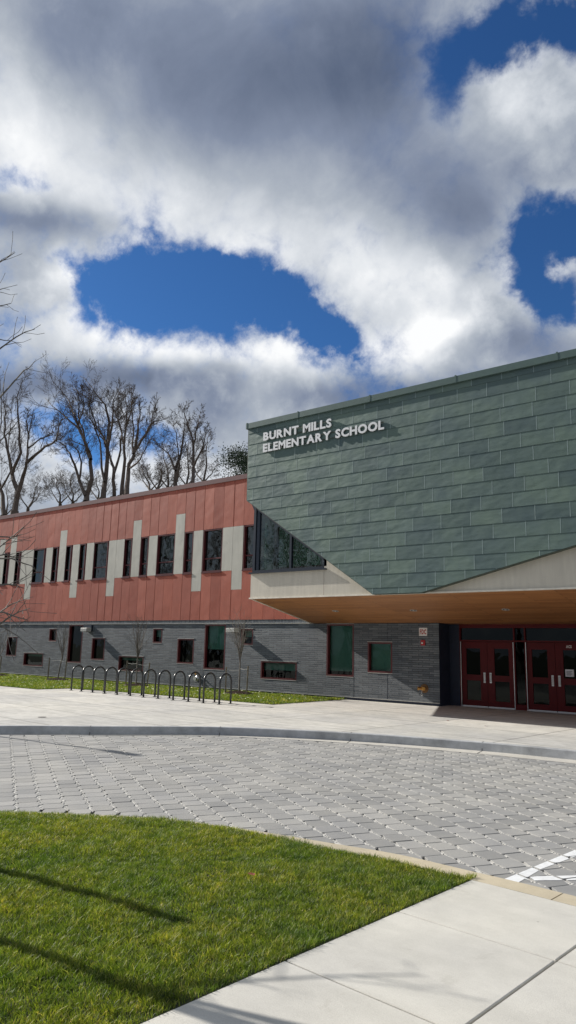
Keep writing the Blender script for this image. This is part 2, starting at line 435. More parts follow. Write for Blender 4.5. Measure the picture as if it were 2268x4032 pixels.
# sidewalk slabs
cu = np.array([math.cos(R(-4.8)), math.sin(R(-4.8))]); cv = np.array([.0855, .9963])
O = np.array([-2.875, 5.105])            # crossing of a cross joint with the lawn edge
UW = [0, 1.19, 2.75, 4.3]; VH = [1.235*i for i in range(-7, 1)]
mb = MB(); z = LOW+.012
def inner_y(x): return float(np.interp(x, ISN[:, 0], ISN[:, 1]))
g = .0075
for i in range(3):
    gu = .007 if i else .005
    for j in range(8):
        u0, u1 = UW[i]+(gu if i else 0), UW[i+1]-.007
        v0 = VH[j]+g; P = lambda u, v: O+cu*u+cv*v
        if j < 7:
            pts = [P(u0, v0), P(u1, v0), P(u1, VH[j+1]-g), P(u0, VH[j+1]-g)]
        else:
            tp = []
            for u in np.linspace(u0, u1, 8):
                b0 = P(u, 0)
                # march to the strip
                v = 0
                while v < 3 and (b0+cv*v)[1] < inner_y((b0+cv*v)[0])-.012: v += .004
                tp.append(b0+cv*v)
            pts = [P(u0, v0), P(u1, v0)] + tp[::-1]
        mb.rv = random.random()
        loop = [(*p, z) for p in pts]; cen = sum((Vector(q) for q in loop), Vector())/len(loop)
        ins = [tuple(Vector(q)+(cen-Vector(q)).normalized()*.008) for q in loop]
        low = [(q[0], q[1], z-.006) for q in loop]; bot = [(q[0], q[1], z-.07) for q in loop]
        n = len(loop); mb.face(ins)
        for k in range(n):
            k2 = (k+1) % n
            mb.face([low[k], low[k2], ins[k2], ins[k]]); mb.face([bot[k], bot[k2], low[k2], low[k]])
mb.build('sidewalk', 'walk_concrete')['kind'] = 'structure'
# bedding visible in the joints
pb = [tuple(p) for p in ISN] + [(14, -14)]
tag(sheet('sidewalk_bed', pb, LOW-.028, 'soil'), kind='structure')

# ---- driveway pavers
PA = R(149.3); ea = np.array([math.cos(PA), math.sin(PA)]); eb = np.array([math.cos(R(59.3)), math.sin(R(59.3))])
PP = .274
road = [tuple(p) for p in G2+Nn*.012] + [tuple(p) for p in ISLE[::-1]]
O2 = np.array([-8.05, 4.99])
I, J = np.meshgrid(np.arange(-75, 75), np.arange(-75, 75), indexing='ij')
stag = (J % 2)*.5
cx = O2[0]+ea[0]*(I+stag)*PP+eb[0]*J*PP; cy = O2[1]+ea[1]*(I+stag)*PP+eb[1]*J*PP
near = (np.hypot(cx+6, cy-8) < 13)
V = []; F = []; RN = []
hl = PP/2-.0055      # half width along the gravel line
# paver ends: angled, so that the stone-filled seams zigzag
shape = np.array([(-hl, -.112), (-hl+.012, -.122), (hl-.10, -.128), (hl-.05, -.110), (hl, -.100),
                  (hl, .112), (hl-.012, .122), (-hl+.10, .128), (-hl+.05, .110), (-hl, .100)])
rng = np.random.default_rng(5)
cells = []
for c0, c1 in zip(cx.ravel()[near.ravel()], cy.ravel()[near.ravel()]): cells.append((c0, c1))
cells = np.array(cells)
pts = cells[:, None, :]+shape[None, :, 0:1]*ea+shape[None, :, 1:2]*eb
ok = inside(cells[:, 0], cells[:, 1], road)
allin = np.all(inside(pts[..., 0], pts[..., 1], road), axis=1)
anyin = np.any(inside(pts[..., 0], pts[..., 1], road), axis=1)
def clip_to(poly, pts):
    """pull outside points to the nearest boundary sample (cut pavers at the edges)"""
    return pts
BND = np.concatenate([G2+Nn*.016, ISLE])
# dense boundary
def dense(L, n=12): return np.concatenate([L[i]+(L[i+1]-L[i])*np.linspace(0, 1, n, endpoint=False)[:, None] for i in range(len(L)-1)])
BD = np.concatenate([dense(G2+Nn*.02), dense(ISLE+np.stack([-T2[:, 1], T2[:, 0]], 1)*.008)])
base = 0; mb = MB(); PAVERS = []
for k in np.where(anyin)[0]:
    P = pts[k].copy()
    if not allin[k]:
        ins = inside(P[:, 0], P[:, 1], road)
        if ins.sum() < 3: continue
        for q in np.where(~ins)[0]:
            d = np.hypot(BD[:, 0]-P[q, 0], BD[:, 1]-P[q, 1]); m_ = np.argmin(d)
            P[q] = BD[m_]
    mb.rv = float(rng.random()); dz = float(rng.normal(0, .0012)); tx, ty = rng.normal(0, .004, 2)
    c = P.mean(0); loopz = [LOW+dz+(p-c)[0]*tx+(p-c)[1]*ty for p in P]
    n = len(P); b0 = len(mb.v)
    I_ = c+(P-c)*.982; PAVERS.append((LOW+dz, I_))
    mb.v += [(*p, zz) for p, zz in zip(I_, loopz)] + [(*p, zz-.004) for p, zz in zip(P, loopz)] + [(*p, LOW-.05) for p in P]
    mb.f.append(tuple(b0+i for i in range(n))); mb.r.append(mb.rv)
    for i in range(n):
        j = (i+1) % n
        mb.f.append((b0+n+i, b0+n+j, b0+j, b0+i)); mb.r.append(mb.rv)
        mb.f.append((b0+2*n+i, b0+2*n+j, b0+n+j, b0+n+i)); mb.r.append(mb.rv)
o = mb.build('paved_road', 'paver'); o['kind'] = 'structure'
import bmesh
bm = bmesh.new(); bm.from_mesh(o.data); bmesh.ops.recalc_face_normals(bm, faces=bm.faces); bm.to_mesh(o.data); bm.free()
gbed = tag(sheet('gravel_bed', [tuple(p) for p in G2] + [tuple(p) for p in ISLE[::-1]], LOW-.022, 'joint_gravel'), kind='structure')
# stones in the seams
ico = np.array([(0, 0, 1), (.89, 0, .45), (.28, .85, .45), (-.72, .53, .45), (-.72, -.53, .45), (.28, -.85, .45), (.72, .53, -.45), (-.28, .85, -.45), (-.89, 0, -.45), (-.28, -.85, -.45), (.72, -.53, -.45), (0, 0, -1)])
icf = np.array([(0,1,2),(0,2,3),(0,3,4),(0,4,5),(0,5,1),(1,6,2),(2,7,3),(3,8,4),(4,9,5),(5,10,1),(6,7,2),(7,8,3),(8,9,4),(9,10,5),(10,6,1),(11,7,6),(11,8,7),(11,9,8),(11,10,9),(11,6,10)])
SV = []; SF = []; SR = []; nb = 0
okc = np.ones(len(cells), bool)
for s_ in (-.36, .42): okc &= inside(cells[:, 0]+ea[0]*s_*PP-eb[0]*.14, cells[:, 1]+ea[1]*s_*PP-eb[1]*.14, road)
cc = cells[ok & okc & (np.hypot(cells[:, 0]+6, cells[:, 1]-8) < 11)]
for c0 in cc:
    for s, r in ((-.36, .013), (-.22, .010), (-.08, .016), (.05, .018), (.16, .016), (.29, .010), (.42, .012)):
        if rng.random() < .12: continue
        r_ = r*rng.uniform(.7, 1.15)
        lat = -.137 + rng.normal(0, .004) + (.012*math.sin((s+.1)*2*math.pi*2))
        p = c0+ea*(s*PP)+eb*lat
        W = ico*np.array([r_*rng.uniform(.8, 1.25), r_*rng.uniform(.8, 1.25), r_*.5])*rng.uniform(.8, 1.15, (12, 1))
        a = rng.uniform(0, 6.28); ca, sa = math.cos(a), math.sin(a)
        W = np.stack([W[:, 0]*ca-W[:, 1]*sa, W[:, 0]*sa+W[:, 1]*ca, W[:, 2]], 1)+np.array([p[0], p[1], LOW-.008])
        SV.append(W); SF.append(icf+nb); SR.append(np.full(20, rng.random())); nb += 12
for c0 in cc:
    a0 = c0-ea*PP*.5-eb*.137; a1 = c0+ea*PP*.5-eb*.137; Q = []
    for k in range(9):
        m_ = a0+(a1-a0)*k/8
        for sgn in (-1, 1): Q.append((*(m_+eb*sgn*.03), LOW-.012+rng.uniform(-.004, .005)))
        Q.append((*m_, LOW-.007+rng.uniform(-.004, .004)))
    SV.append(np.array(Q)); ff_ = []
    for k in range(8):
        b_ = nb+k*3
        for (p, q) in ((0, 2), (2, 1)): ff_ += [(b_+p, b_+q, b_+3+q), (b_+p, b_+3+q, b_+3+p)]
    SF.append(np.array(ff_)[:, ::-1]); SR.append(np.full(len(ff_), .5)); nb += 27
o = npmesh('seam_gravel', np.concatenate(SV), np.concatenate(SF), 'gravel_stone', np.concatenate(SR))
tag(o, 'pale crushed stone filling the zigzag seams between the grey pavers', 'gravel', kind='stuff')

# painted white marking (V shape), as thin sheets
K2 = 1.0914
def clip_poly(sub, clip):
    def area(p): return sum(p[i][0]*p[(i+1) % len(p)][1]-p[(i+1) % len(p)][0]*p[i][1] for i in range(len(p)))
    if area(clip) < 0: clip = clip[::-1]
    out = sub
    for i in range(len(clip)):
        a, b = clip[i], clip[(i+1) % len(clip)]; inp = out; out = []
        if not inp: break
        def side(p): return (b[0]-a[0])*(p[1]-a[1])-(b[1]-a[1])*(p[0]-a[0])
        for k in range(len(inp)):
            p, q = inp[k-1], inp[k]; sp, sq = side(p), side(q)
            if sq >= 0:
                if sp < 0: t = sp/(sp-sq); out.append((p[0]+(q[0]-p[0])*t, p[1]+(q[1]-p[1])*t))
                out.append(q)
            elif sp >= 0: t = sp/(sp-sq); out.append((p[0]+(q[0]-p[0])*t, p[1]+(q[1]-p[1])*t))
    return out
V1 = [[(-2.374, 5.9), (-2.356, 6.033), (-2.243, 6.363), (-2.256, 5.894)], [(-2.356, 6.033), (-2.208, 7.213), (-2.139, 6.979), (-2.243, 6.363)], [(-2.208, 7.213), (-2.05, 8.2), (-1.93, 8.15), (-2.139, 6.979)],
      [(-2.30, 6.04), (-1.966, 6.39), (-1.931, 6.27), (-2.2, 6.0)], [(-1.966, 6.39), (-1.2, 7.15), (-1.13, 7.05), (-1.931, 6.27)]]
mb = MB()
for q_, P in PAVERS:
    c_ = P.mean(0)
    if abs(c_[0]+1.9) > 1.6 or abs(c_[1]-7.5) > 2.2: continue
    for n_v, V_ in enumerate(V1):
        poly_ = clip_poly([tuple(p) for p in P], [(x*K2, y*K2) for x, y in V_])
        if len(poly_) < 3: continue
        A_ = sum(poly_[i][0]*poly_[(i+1) % len(poly_)][1]-poly_[(i+1) % len(poly_)][0]*poly_[i][1] for i in range(len(poly_)))
        if abs(A_) < 1e-4: continue
        if A_ < 0: poly_ = poly_[::-1]
        mb.face([(x, y, q_+.0018+.0004*n_v) for x, y in poly_])
o = mb.build('road_marking', 'paint_white'); o['kind'] = 'structure'

# ------------------------------------------------------------------ lawns
def grass(name, poly, z, n, hmin, hmax, wid, label, lean=.5, zfun=None, patch=3., seed=1):
    rg = np.random.default_rng(seed)
    P = np.array(poly); lo, hi = P.min(0), P.max(0)
    X = rg.uniform(lo[0], hi[0], n*6); Y = rg.uniform(lo[1], hi[1], n*6)
    m_ = inside(X, Y, poly); X = X[m_][:n]; Y = Y[m_][:n]; n = len(X)
    clump = .5+.28*np.sin(X*patch+1.3*np.sin(Y*patch*1.7))*np.sin(Y*patch*.9+np.sin(X*patch*1.3))+.34*np.sin(X*patch*6.1+2*np.sin(Y*patch*4.3))*np.sin(Y*patch*5.3+1.7*np.sin(X*patch*3.7))
    h = rg.uniform(hmin, hmax, n)*(.55+.8*clump); a = rg.uniform(0, 2*np.pi, n); b = rg.uniform(0, 2*np.pi, n)
    w = wid*rg.uniform(.7, 1.3, n); ln = h*rg.uniform(.15, lean*1.5, n)
    Z = np.full(n, z)+(zfun(X, Y) if zfun is not None else 0)
    dx, dy = np.cos(a)*w/2, np.sin(a)*w/2; lx, ly = np.cos(b)*ln, np.sin(b)*ln
    V = np.stack([np.stack([X-dx, Y-dy, Z], 1), np.stack([X+dx, Y+dy, Z], 1),
                  np.stack([X+dx*.8+lx*.35, Y+dy*.8+ly*.35, Z+h*.6], 1), np.stack([X-dx*.8+lx*.35, Y-dy*.8+ly*.35, Z+h*.6], 1),
                  np.stack([X+lx+dx*.2, Y+ly+dy*.2, Z+h], 1), np.stack([X+lx-dx*.2, Y+ly-dy*.2, Z+h], 1)], 1).reshape(-1, 3)
    i = np.arange(n)[:, None]*6
    F = np.concatenate([i+np.array([[0, 1, 2, 3]]), i+np.array([[3, 2, 4, 5]])], 0)
    r = np.clip(rg.normal(.5, .24, n)+.12*(clump-.5), 0, 1)
    o = npmesh(name, V, F, 'grass_blade', np.concatenate([r, r]))
    return tag(o, label, 'grass', kind='stuff')
edge = [tuple(p) for p in offset(ISLE, -.238) if p[0] < -2.85]
LX = [tuple(O+cv*1.22+cu*-.008)]
lawn = edge + LX + [tuple(O+cv*v+cu*-.008) for v in (0, -2, -4, -8)] + [(-12, -6)]
tag(sheet('lawn_soil', lawn, LOW+.004, 'soil'), kind='structure')
OFF = np.interp(ISLE[:, 0], [-5.6, -4.0], [-.05, -.245])
NI = np.stack([-T2[:, 1], T2[:, 0]], 1)
vis = [p for p in [tuple(q) for q in ISLE+NI*OFF[:, None]] if -10.3 < p[0] < -2.86] + LX + [tuple(O+cv*v+cu*-.012) for v in (0, -2, -3.6)] + [(-4.4, 1.6), (-10, 1.6)]
grass('lawn_grass', vis, LOW+.004, 330000, .022, .048, .0042, 'thick green lawn in the foreground beside the pale sidewalk', lean=.8, seed=3)
g2 = [(-60, 16.37), (-24.95, 16.4), (-24.85, 17.76), (-22, 18.14), (-19.06, 18.22), (-14.8, 18.26), (-14.74, 22.47), (-60, 22.47)]
tag(sheet('planting_soil', g2, .008, 'soil'), kind='structure')
grass('planting_grass', [(-42, 16.37)]+g2[1:-1]+[(-42, 22.47)], .008, 150000, .03, .07, .016, 'narrow strip of grass along the dark brick wall behind the bike racks', lean=.7, patch=1.1, seed=4)
# fallen leaves
rg = random.Random(3)
mb = MB()
def leafq(mb, x, y, z, s):
    a = rg.uniform(0, 6.28); c, s_ = math.cos(a)*s, math.sin(a)*s; t = rg.uniform(-.5, .5)*s
    mb.face([(x-c, y-s_, z), (x+s_*.6, y-c*.6, z+abs(t)*.6+.004), (x+c, y+s_, z+t*.3+.006), (x-s_*.6, y+c*.6, z+abs(t)*.5)])
for k in range(300):
    x = rg.uniform(-40, -15); y = rg.uniform(18.4 if x > -24.8 else 16.6, 22.2); mb.rv = rg.random()
    leafq(mb, x, y, .07, rg.uniform(.025, .07))
tag(mb.build('leaf_litter', 'leaf_pale'), 'small pale fallen leaves scattered over the grass strip by the wall', 'leaves', kind='stuff')
for (x, y, s, lab) in ((-8.6, 17.9, .05, ''), (-7.35, 17.4, .05, ''), (-6.0*1.0, 2.6, .035, 'small rust-brown leaf lying low in the lawn at left'), (-4.15, 4.9, .035, 'single red-brown leaf on the lawn near the paver edge')):
    mb = MB(); leafq(mb, x, y, LOW+.06, s); leafq(mb, x+.02, y+.01, LOW+.062, s*.7)
    if not lab:
        mb = MB(); leafq(mb, x, y, .004, s); leafq(mb, x+.04, y+.02, .004, s*.6); lab = 'tiny dark dry leaf on the plaza in front of the %s red door pair' % ('first' if x < -8 else 'second')
    tag(mb.build('fallen_leaf', 'leaf_red'), lab, 'leaf', 'brown leaves in the foreground lawn')

# ------------------------------------------------------------------ school building
school = empty('school_building', (-20, YB, 0))
tag(school, 'two storey school with dark brick ground floor, red metal panels and green shingled entrance volume', 'building')
UWIN = [(-38.77, -38.19, 0), (-37.57, -36.99, 0), (-35.73, -34.54, 0), (-33.89, -33.31, 0), (-32.70, -32.11, 0), (-31.48, -30.89, 0), (-30.27, -29.07, 0), (-27.83, -27.24, 0), (-26.61, -26.03, 0), (-25.42, -24.21, 0), (-23.60, -23.03, 0), (-22.40, -21.22, 0), (-20.01, -18.82, 0), (-41.2, -40.6, 0), (-43.6, -42.4, 0), (-46.0, -45.4, 0), (-48.4, -47.8, 0)]
ZU0, ZU1 = 4.98, 6.87
ZR0, ZR1 = 2.90, 8.93
# upper wall: vertical panels on the 0.6 m module; boards are split where grey boards and windows sit
X0 = -60.0; edges = []; x = -19.425
xs = [x]
while x > X0: x -= .598; xs.append(x)
x = -19.425
while x < -13.5: x += .598; xs.append(x)
xs = sorted(xs)
UP = {-39.28: 7.69, -38.18: 7.71, -33.34: 7.72, -27.22: 7.72, -24.2: 7.74, -42.0: 7.7, -47: 7.7}
DN = {-36.34: 4.11, -32.10: 4.1, -29.08: 4.1, -23.02: 4.16, -20.62: 4.16, -44.3: 4.1}
def near_key(d, xm):
    for k, v in d.items():
        if abs(xm-(k+.3)) < .25: return v
YP = YB-.035
red = MB(); red2 = MB(); grey_parts = []
for i in range(len(xs)-1):
    a, b = xs[i]+.006, xs[i+1]-.006; xm = (a+b)/2
    red.rv = random.random(); red2.rv = red.rv
    win = any(w0-.05 < xm < w1+.05 for w0, w1, _ in UWIN)
    up, dn = near_key(UP, xm), near_key(DN, xm)
    t = random.uniform(-.0035, .0035); 
    def board(mb_, z0, z1):
        mb_.prism([(a, YP-t, z0), (b, YP+t, z0), (b, YP+t, z1), (a, YP-t, z1)], (0, .03, 0))
    zt = (up or ZU1)+.006; zb = (dn or ZU0)-.006
    # top boards sometimes have a cross joint
    board(red, zt, ZR1); board(red2, ZR0, zb)
    if not win: grey_parts.append((a, b, dn or ZU0, up or ZU1))
red.build('upper_red_panels', 'red_panel', school); red2.build('lower_red_panels', 'red_panel', school)
for a, b, z0, z1 in grey_parts:
    if b < -40 and a < -50: continue
    m_ = MB(); m_.rv = random.random(); m_.prism([(a, YP, z0), (b, YP, z0), (b, YP, z1), (a, YP, z1)], (0, .03, 0))
    m_.build('grey_panel', 'grey_panel', school)
# backing behind the boards (dark, with window holes)
def holed_wall(mb, x0, x1, z0, z1, holes, y, depth):
    X = sorted({x0, x1, *[h[0] for h in holes], *[h[1] for h in holes]})
    Z = sorted({z0, z1, *[h[2] for h in holes], *[h[3] for h in holes]})
    for i in range(len(X)-1):
        for j in range(len(Z)-1):
            xm, zm = (X[i]+X[i+1])/2, (Z[j]+Z[j+1])/2
            if any(h[0] < xm < h[1] and h[2] < zm < h[3] for h in holes): continue
            mb.face([(X[i], y, Z[j]), (X[i+1], y, Z[j]), (X[i+1], y, Z[j+1]), (X[i], y, Z[j+1])])
    for h in holes:
        a, b, c, d = h
        mb.face([(a, y, c), (a, y, d), (a, y+depth, d), (a, y+depth, c)])
        mb.face([(b, y, d), (b, y, c), (b, y+depth, c), (b, y+depth, d)])
        mb.face([(a, y, c), (a, y+depth, c), (b, y+depth, c), (b, y, c)])
        mb.face([(a, y, d), (b, y, d), (b, y+depth, d), (a, y+depth, d)])
uh = [(a, b, ZU0, ZU1) for a, b, _ in UWIN]
mb = MB(); holed_wall(mb, -60, -13, ZR0, ZR1, uh, YB+.0, .15)
mb.build('wall_backing', 'red_metal', school)
# roof with parapet cap
mb = MB()
mb.box(-60, -13.0, YB-.075, YB+.30, ZR1-.02, ZR1+.19)
cap = mb.build('roof_cap', 'red_cap', school)
mb = MB(); mb.face([(-60, YB+.3, ZR1), (22, YB+.3, ZR1), (22, 46, ZR1), (-60, 46, ZR1)])
mb.face([(-60, 46, 0), (-60, 46, ZR1), (22, 46, ZR1), (22, 46, 0)]); mb.face([(-60, YB, 0), (-60, 46, 0), (-60, 46, ZR1), (-60, YB, ZR1)])
mb.build('roof', 'roofing', school)

def window(x0, x1, z0, z1, y, glass, fw=.05, dep=.13, mull=None, vmull=(), blind=0, lintel=False, sill=True, label=None):
    fr = MB(); yf = y-.03 if not lintel else y-.003; yb = y+dep
    fr.box(x0, x0+fw, yf, yb, z0, z1); fr.box(x1-fw, x1, yf, yb, z0, z1)
    fr.box(x0+fw, x1-fw, yf, yb, z0, z0+fw); fr.box(x0+fw, x1-fw, yf, yb, z1-fw, z1)
    if mull: fr.box(x0+fw, x1-fw, y+.05, yb, mull-.028, mull+.028)
    f = fr.build('window', 'red_metal', school)
    if label: f['label'] = label
    p = MB(); yg = y+dep-.04
    zz = [z0+fw, z1-fw] if not mull else [z0+fw, mull-.028, mull+.028, z1-fw]
    for k in range(0, len(zz), 2): p.face([(x0+fw, yg, zz[k]), (x1-fw, yg, zz[k]), (x1-fw, yg, zz[k+1]), (x0+fw, yg, zz[k+1])])
    adopt(p.build('pane', glass), f)
    r = MB(); a, b, c, d = x0+.002, x1-.002, z0+.002, z1-.002; y1 = y+1.6
    r.face([(a, y1, c), (b, y1, c), (b, y1, d), (a, y1, d)])
    r.face([(a, yb, c), (a, y1, c), (a, y1, d), (a, yb, d)]); r.face([(b, yb, c), (b, yb, d), (b, y1, d), (b, y1, c)])
    r.face([(a, yb, c), (b, yb, c), (b, y1, c), (a, y1, c)]); r.face([(a, yb, d), (a, y1, d), (b, y1, d), (b, yb, d)])
    adopt(r.build('room_interior', 'interior'), f)
    if blind:
        q = MB(); zb = z1-fw-(z1-z0-2*fw)*blind
        q.box(x0+fw*.6, x1-fw*.6, yb+.03, yb+.034, zb, z1-fw*.5); adopt(q.build('roller_blind', 'blind'), f)
    if lintel:
        q = MB(); q.box(x0-.01, x1+.01, y-.018, y+.0, z1+.001, z1+.020); adopt(q.build('drip_edge', 'white_metal'), f)
        q = MB(); q.box(x0, x1, y-.010, y+.0, z0-.022, z0-.002); adopt(q.build('sill', 'white_metal'), f)
    elif sill:
        q = MB(); q.box(x0-.01, x1+.01, y-.07, y-.032, z0-.055, z0-.004); q.box(x0+.002, x1-.002, y-.034, y+.0, z0-.05, z0-.006)
        adopt(q.build('sill', 'red_metal'), f)
    return f
for k, (a, b, _) in enumerate(UWIN):
    window(a, b, ZU0, ZU1, YB, 'window_glass', fw=.055, mull=5.58, blind=(0, 0, .25, 0, 0, 0, .3, 0, 0, .55, 0, 0, 0, 0, 0, 0, 0)[k])
BWIN = [(-37.49, -36.47, 1.01, 2.07, 0), (-35.71, -33.88, .54, 1.23, .2), (-33.51, -32.85, 1.86, 2.51, 0), (-31.80, -30.63, .82, 2.71, 0),
        (-29.84, -28.82, 1.01, 2.07, 0), (-27.71, -25.93, .57, 1.25, .25), (-25.38, -24.76, 1.88, 2.53, .6), (-23.73, -22.70, 1.02, 2.09, 0),
        (-22.07, -20.85, .83, 2.71, .56), (-19.98, -19.33, 1.88, 2.53, .5), (-18.87, -17.06, .57, 1.26, .5), (-15.67, -14.46, .81, 2.71, .93),
        (-13.87, -12.86, 1.00, 2.07, 1.), (-39.9, -38.7, .82, 2.71, 0), (-43, -41.9, 1, 2.07, 0)]
for a, b, c, d, bl in BWIN: window(a, b, c, d, YB, 'brick_window_glass', fw=.06, dep=.17, lintel=True, blind=bl)
# brick walls
ZL = 2.735
mb = MB()
holes = [(a, b, c-.024, d+.02) for a, b, c, d, _ in BWIN]
holed_wall(mb, -60, -11.06, .105, ZL, holes, YB, .15)
mb.face([(-11.06, YB, -.02), (-11.06, YD+.1, -.02), (-11.06, YD+.1, ZL), (-11.06, YB, ZL)])
mb.build('brick_wall', 'brick', school)
mb = MB(); mb.face([(-60, YB-.02, ZL+.02), (-11.06, YB-.02, ZL+.02), (-11.06, YB-.02, ZR0+.01), (-60, YB-.02, ZR0+.01)])
mb.build('soldier_course', 'soldier', school)
mb = MB(); mb.box(-60, -16.3, YB-.04, YB+.01, ZL, ZL+.018)
mb.build('wall_ledge', 'white_metal', school)
mb = MB(); mb.box(-60, -11.06, YB-.03, YB+.02, .085, .104); mb.build('base_flashing', 'white_metal', school)
mb = MB(); mb.face([(-60, YB+.008, -.03), (-11.062, YB+.008, -.03), (-11.062, YB+.008, .086), (-60, YB+.008, .086)]); mb.build('wall_base', 'navy_wall', school)
mb = MB()
for x, z0, z1 in ((-14.452, .1, .8), (-22.075, .1, .82), (-13.06, .1, 1.0), (-13.06, 2.09, 2.74), (-31.81, .1, .82), (-38.7, .1, .82)):
    mb.box(x-.006, x+.006, YB-.0025, YB+.001, z0, z1)
mb.build('control_joint', 'navy_metal', school)
# side return of the entrance recess
mb = MB(); mb.face([(-11.0575, YB+.012, -.01), (-11.0575, YD+.02, -.01), (-11.0575, YD+.02, 2.74), (-11.0575, YB+.012, 2.74)])
mb.face([(-11.057, YD-.04, -.01), (-10.70, YD-.04, -.01), (-10.70, YD-.04, 2.74), (-11.057, YD-.04, 2.74)])
mb.build('recess_wall', 'navy_wall', school)
# ------ entrance
def door_leaf(x0, x1, hside, paper=False):
    z0, z1 = .03, 2.14; y0, y1 = YD+.0, YD+.045
    px0, px1 = x0+.20, x1-.20
    if hside > 0: px0, px1 = x0+.17, x1-.24
    else: px0, px1 = x0+.24, x1-.17
    d = MB()
    rows = [z0, .22, .86, 1.05, 1.92, z1]
    d.box(x0, px0, y0, y1, z0, z1); d.box(px1, x1, y0, y1, z0, z1)
    for a, b in ((0, 1), (2, 3), (4, 5)): d.box(px0, px1, y0, y1, rows[a], rows[b])
    o = d.build('door', 'door_red', school)
    g = MB()
    for a, b in ((1, 2), (3, 4)): g.face([(px0, y0+.025, rows[a]), (px1, y0+.025, rows[a]), (px1, y0+.025, rows[b]), (px0, y0+.025, rows[b])])
    adopt(g.build('pane', 'door_glass'), o)
    h = MB(); hx = x1-.10 if hside > 0 else x0+.10
    h.box(hx-.035, hx+.035, y0-.012, y0-.001, .80, 1.13)
    h.tube([(hx, y0-.006, .84), (hx, y0-.06, .86), (hx, y0-.06, 1.07), (hx, y0-.006, 1.09)], .010, 6)
    adopt(h.build('handle', 'aluminium', smooth=False), o)
    w = MB(); w.box(x0+.01, x1-.01, y0-.02, y0-.001, .0, .045); adopt(w.build('door_sweep', 'aluminium'), o)
    return o
fr = MB()
F0, F1 = -10.70, -4.2
y0, y1 = YD-.03, YD+.10
fr.box(F0, F1, y0, y1, 2.15, 2.20); fr.box(F0, F1, y0, y1, 2.60, 2.74)
for x0, x1 in ((-10.70, -10.655), (-8.815, -8.77), (-8.455, -8.41), (-6.575, -6.53), (-6.22, -6.175), (-4.3, -4.2)):
    fr.box(x0, x1, y0, y1, 0, 2.15); fr.box(x0, x1, y0, y1, 2.2, 2.6)
fr.box(-8.77, -8.455, y0, y1, 0.0, .17); fr.box(-6.53, -6.22, y0, y1, 0.0, .17)
fr.build('entrance_frame', 'door_red', school)
g = MB()
for x0, x1, z0, z1 in ((-10.655, -8.815, 2.2, 2.6), (-8.77, -8.455, 2.2, 2.6), (-8.41, -6.575, 2.2, 2.6), (-6.53, -6.22, 2.2, 2.6), (-6.175, -4.3, 2.2, 2.6), (-8.77, -8.455, .17, 2.15), (-6.53, -6.22, .17, 2.15)):
    g.face([(x0, YD+.03, z0), (x1, YD+.03, z0), (x1, YD+.03, z1), (x0, YD+.03, z1)])
g.build('entrance_glazing', 'door_glass', school)
for x0, x1, hs in ((-10.645, -9.737, 1), (-9.727, -8.825, -1), (-8.40, -7.497, 1), (-7.487, -6.585, -1), (-6.165, -5.26, 1)): door_leaf(x0, x1, hs)
for x in (-10.652, -8.818, -8.407, -6.578):
    mb = MB(); mb.box(x-.010, x+.010, YD-.045, YD-.031, 0, 2.14); mb.build('weather_strip', 'aluminium', school)
mb = MB(); mb.box(-10.65, -8.82, YD-.12, YD-.0, .0, .018); mb.box(-8.41, -6.57, YD-.12, YD-.0, .0, .018); mb.build('threshold', 'aluminium', school)
# room behind the doors
mb = MB(); a, b, y0, y1, c, d = -10.69, -4.25, YD+.11, YD+5, 0.002, 2.73
mb.face([(a, y1, c), (b, y1, c), (b, y1, d), (a, y1, d)]); mb.face([(a, y0, d), (b, y0, d), (b, y1, d), (a, y1, d)])
mb.face([(a, y0, c), (b, y0, c), (b, y1, c), (a, y1, c)]); mb.face([(a, y0, c), (a, y1, c), (a, y1, d), (a, y0, d)]); mb.face([(b, y0, c), (b, y1, c), (b, y1, d), (b, y0, d)])
mb.build('vestibule', 'interior', school)
mb = MB(); mb.face([(-4.2, YB, 0), (22, YB, 0), (22, YB, ZL), (-4.2, YB, ZL)]); mb.face([(-4.2, YB, 0), (-4.2, YD+.1, 0), (-4.2, YD+.1, ZL), (-4.2, YB, ZL)])
mb.build('side_brick_wall', 'brick', school)

# ------ green entrance volume
vol = MB(); XR = 9.0; ZT = 9.22
XL = -15.92
YS = YF+.20       # stucco / glass plane
# tiles clipped to the outline
outline = [(-15.90, ZT+.02), (-15.865, 6.69), (-10.89, 3.375), (-9.32, 3.375), (XR, 3.375+(XR+9.32)*.2465), (XR, ZT+.02)]
rows_ref = {0: -14.2+.43, 1: -14.2, 2: -15.48, 3: -7.78, 4: -15.49, 5: -15.06, 6: -14.74, 7: -15.24, 8: -15.0, 9: -10.99, 10: -11.29, 11: -11.54, 12: -10.98, 13: -11.22, 14: -11.49, 15: -10.89, 16: -10.35}
clipL = [(-15.90, 9.3), (-15.87, 6.69), (-10.89, 3.375)]
clipA = [(-15.90, ZT), (-15.865, 6.69), (-10.89, 3.375), (-9.32, 3.375), (XR, ZT)]
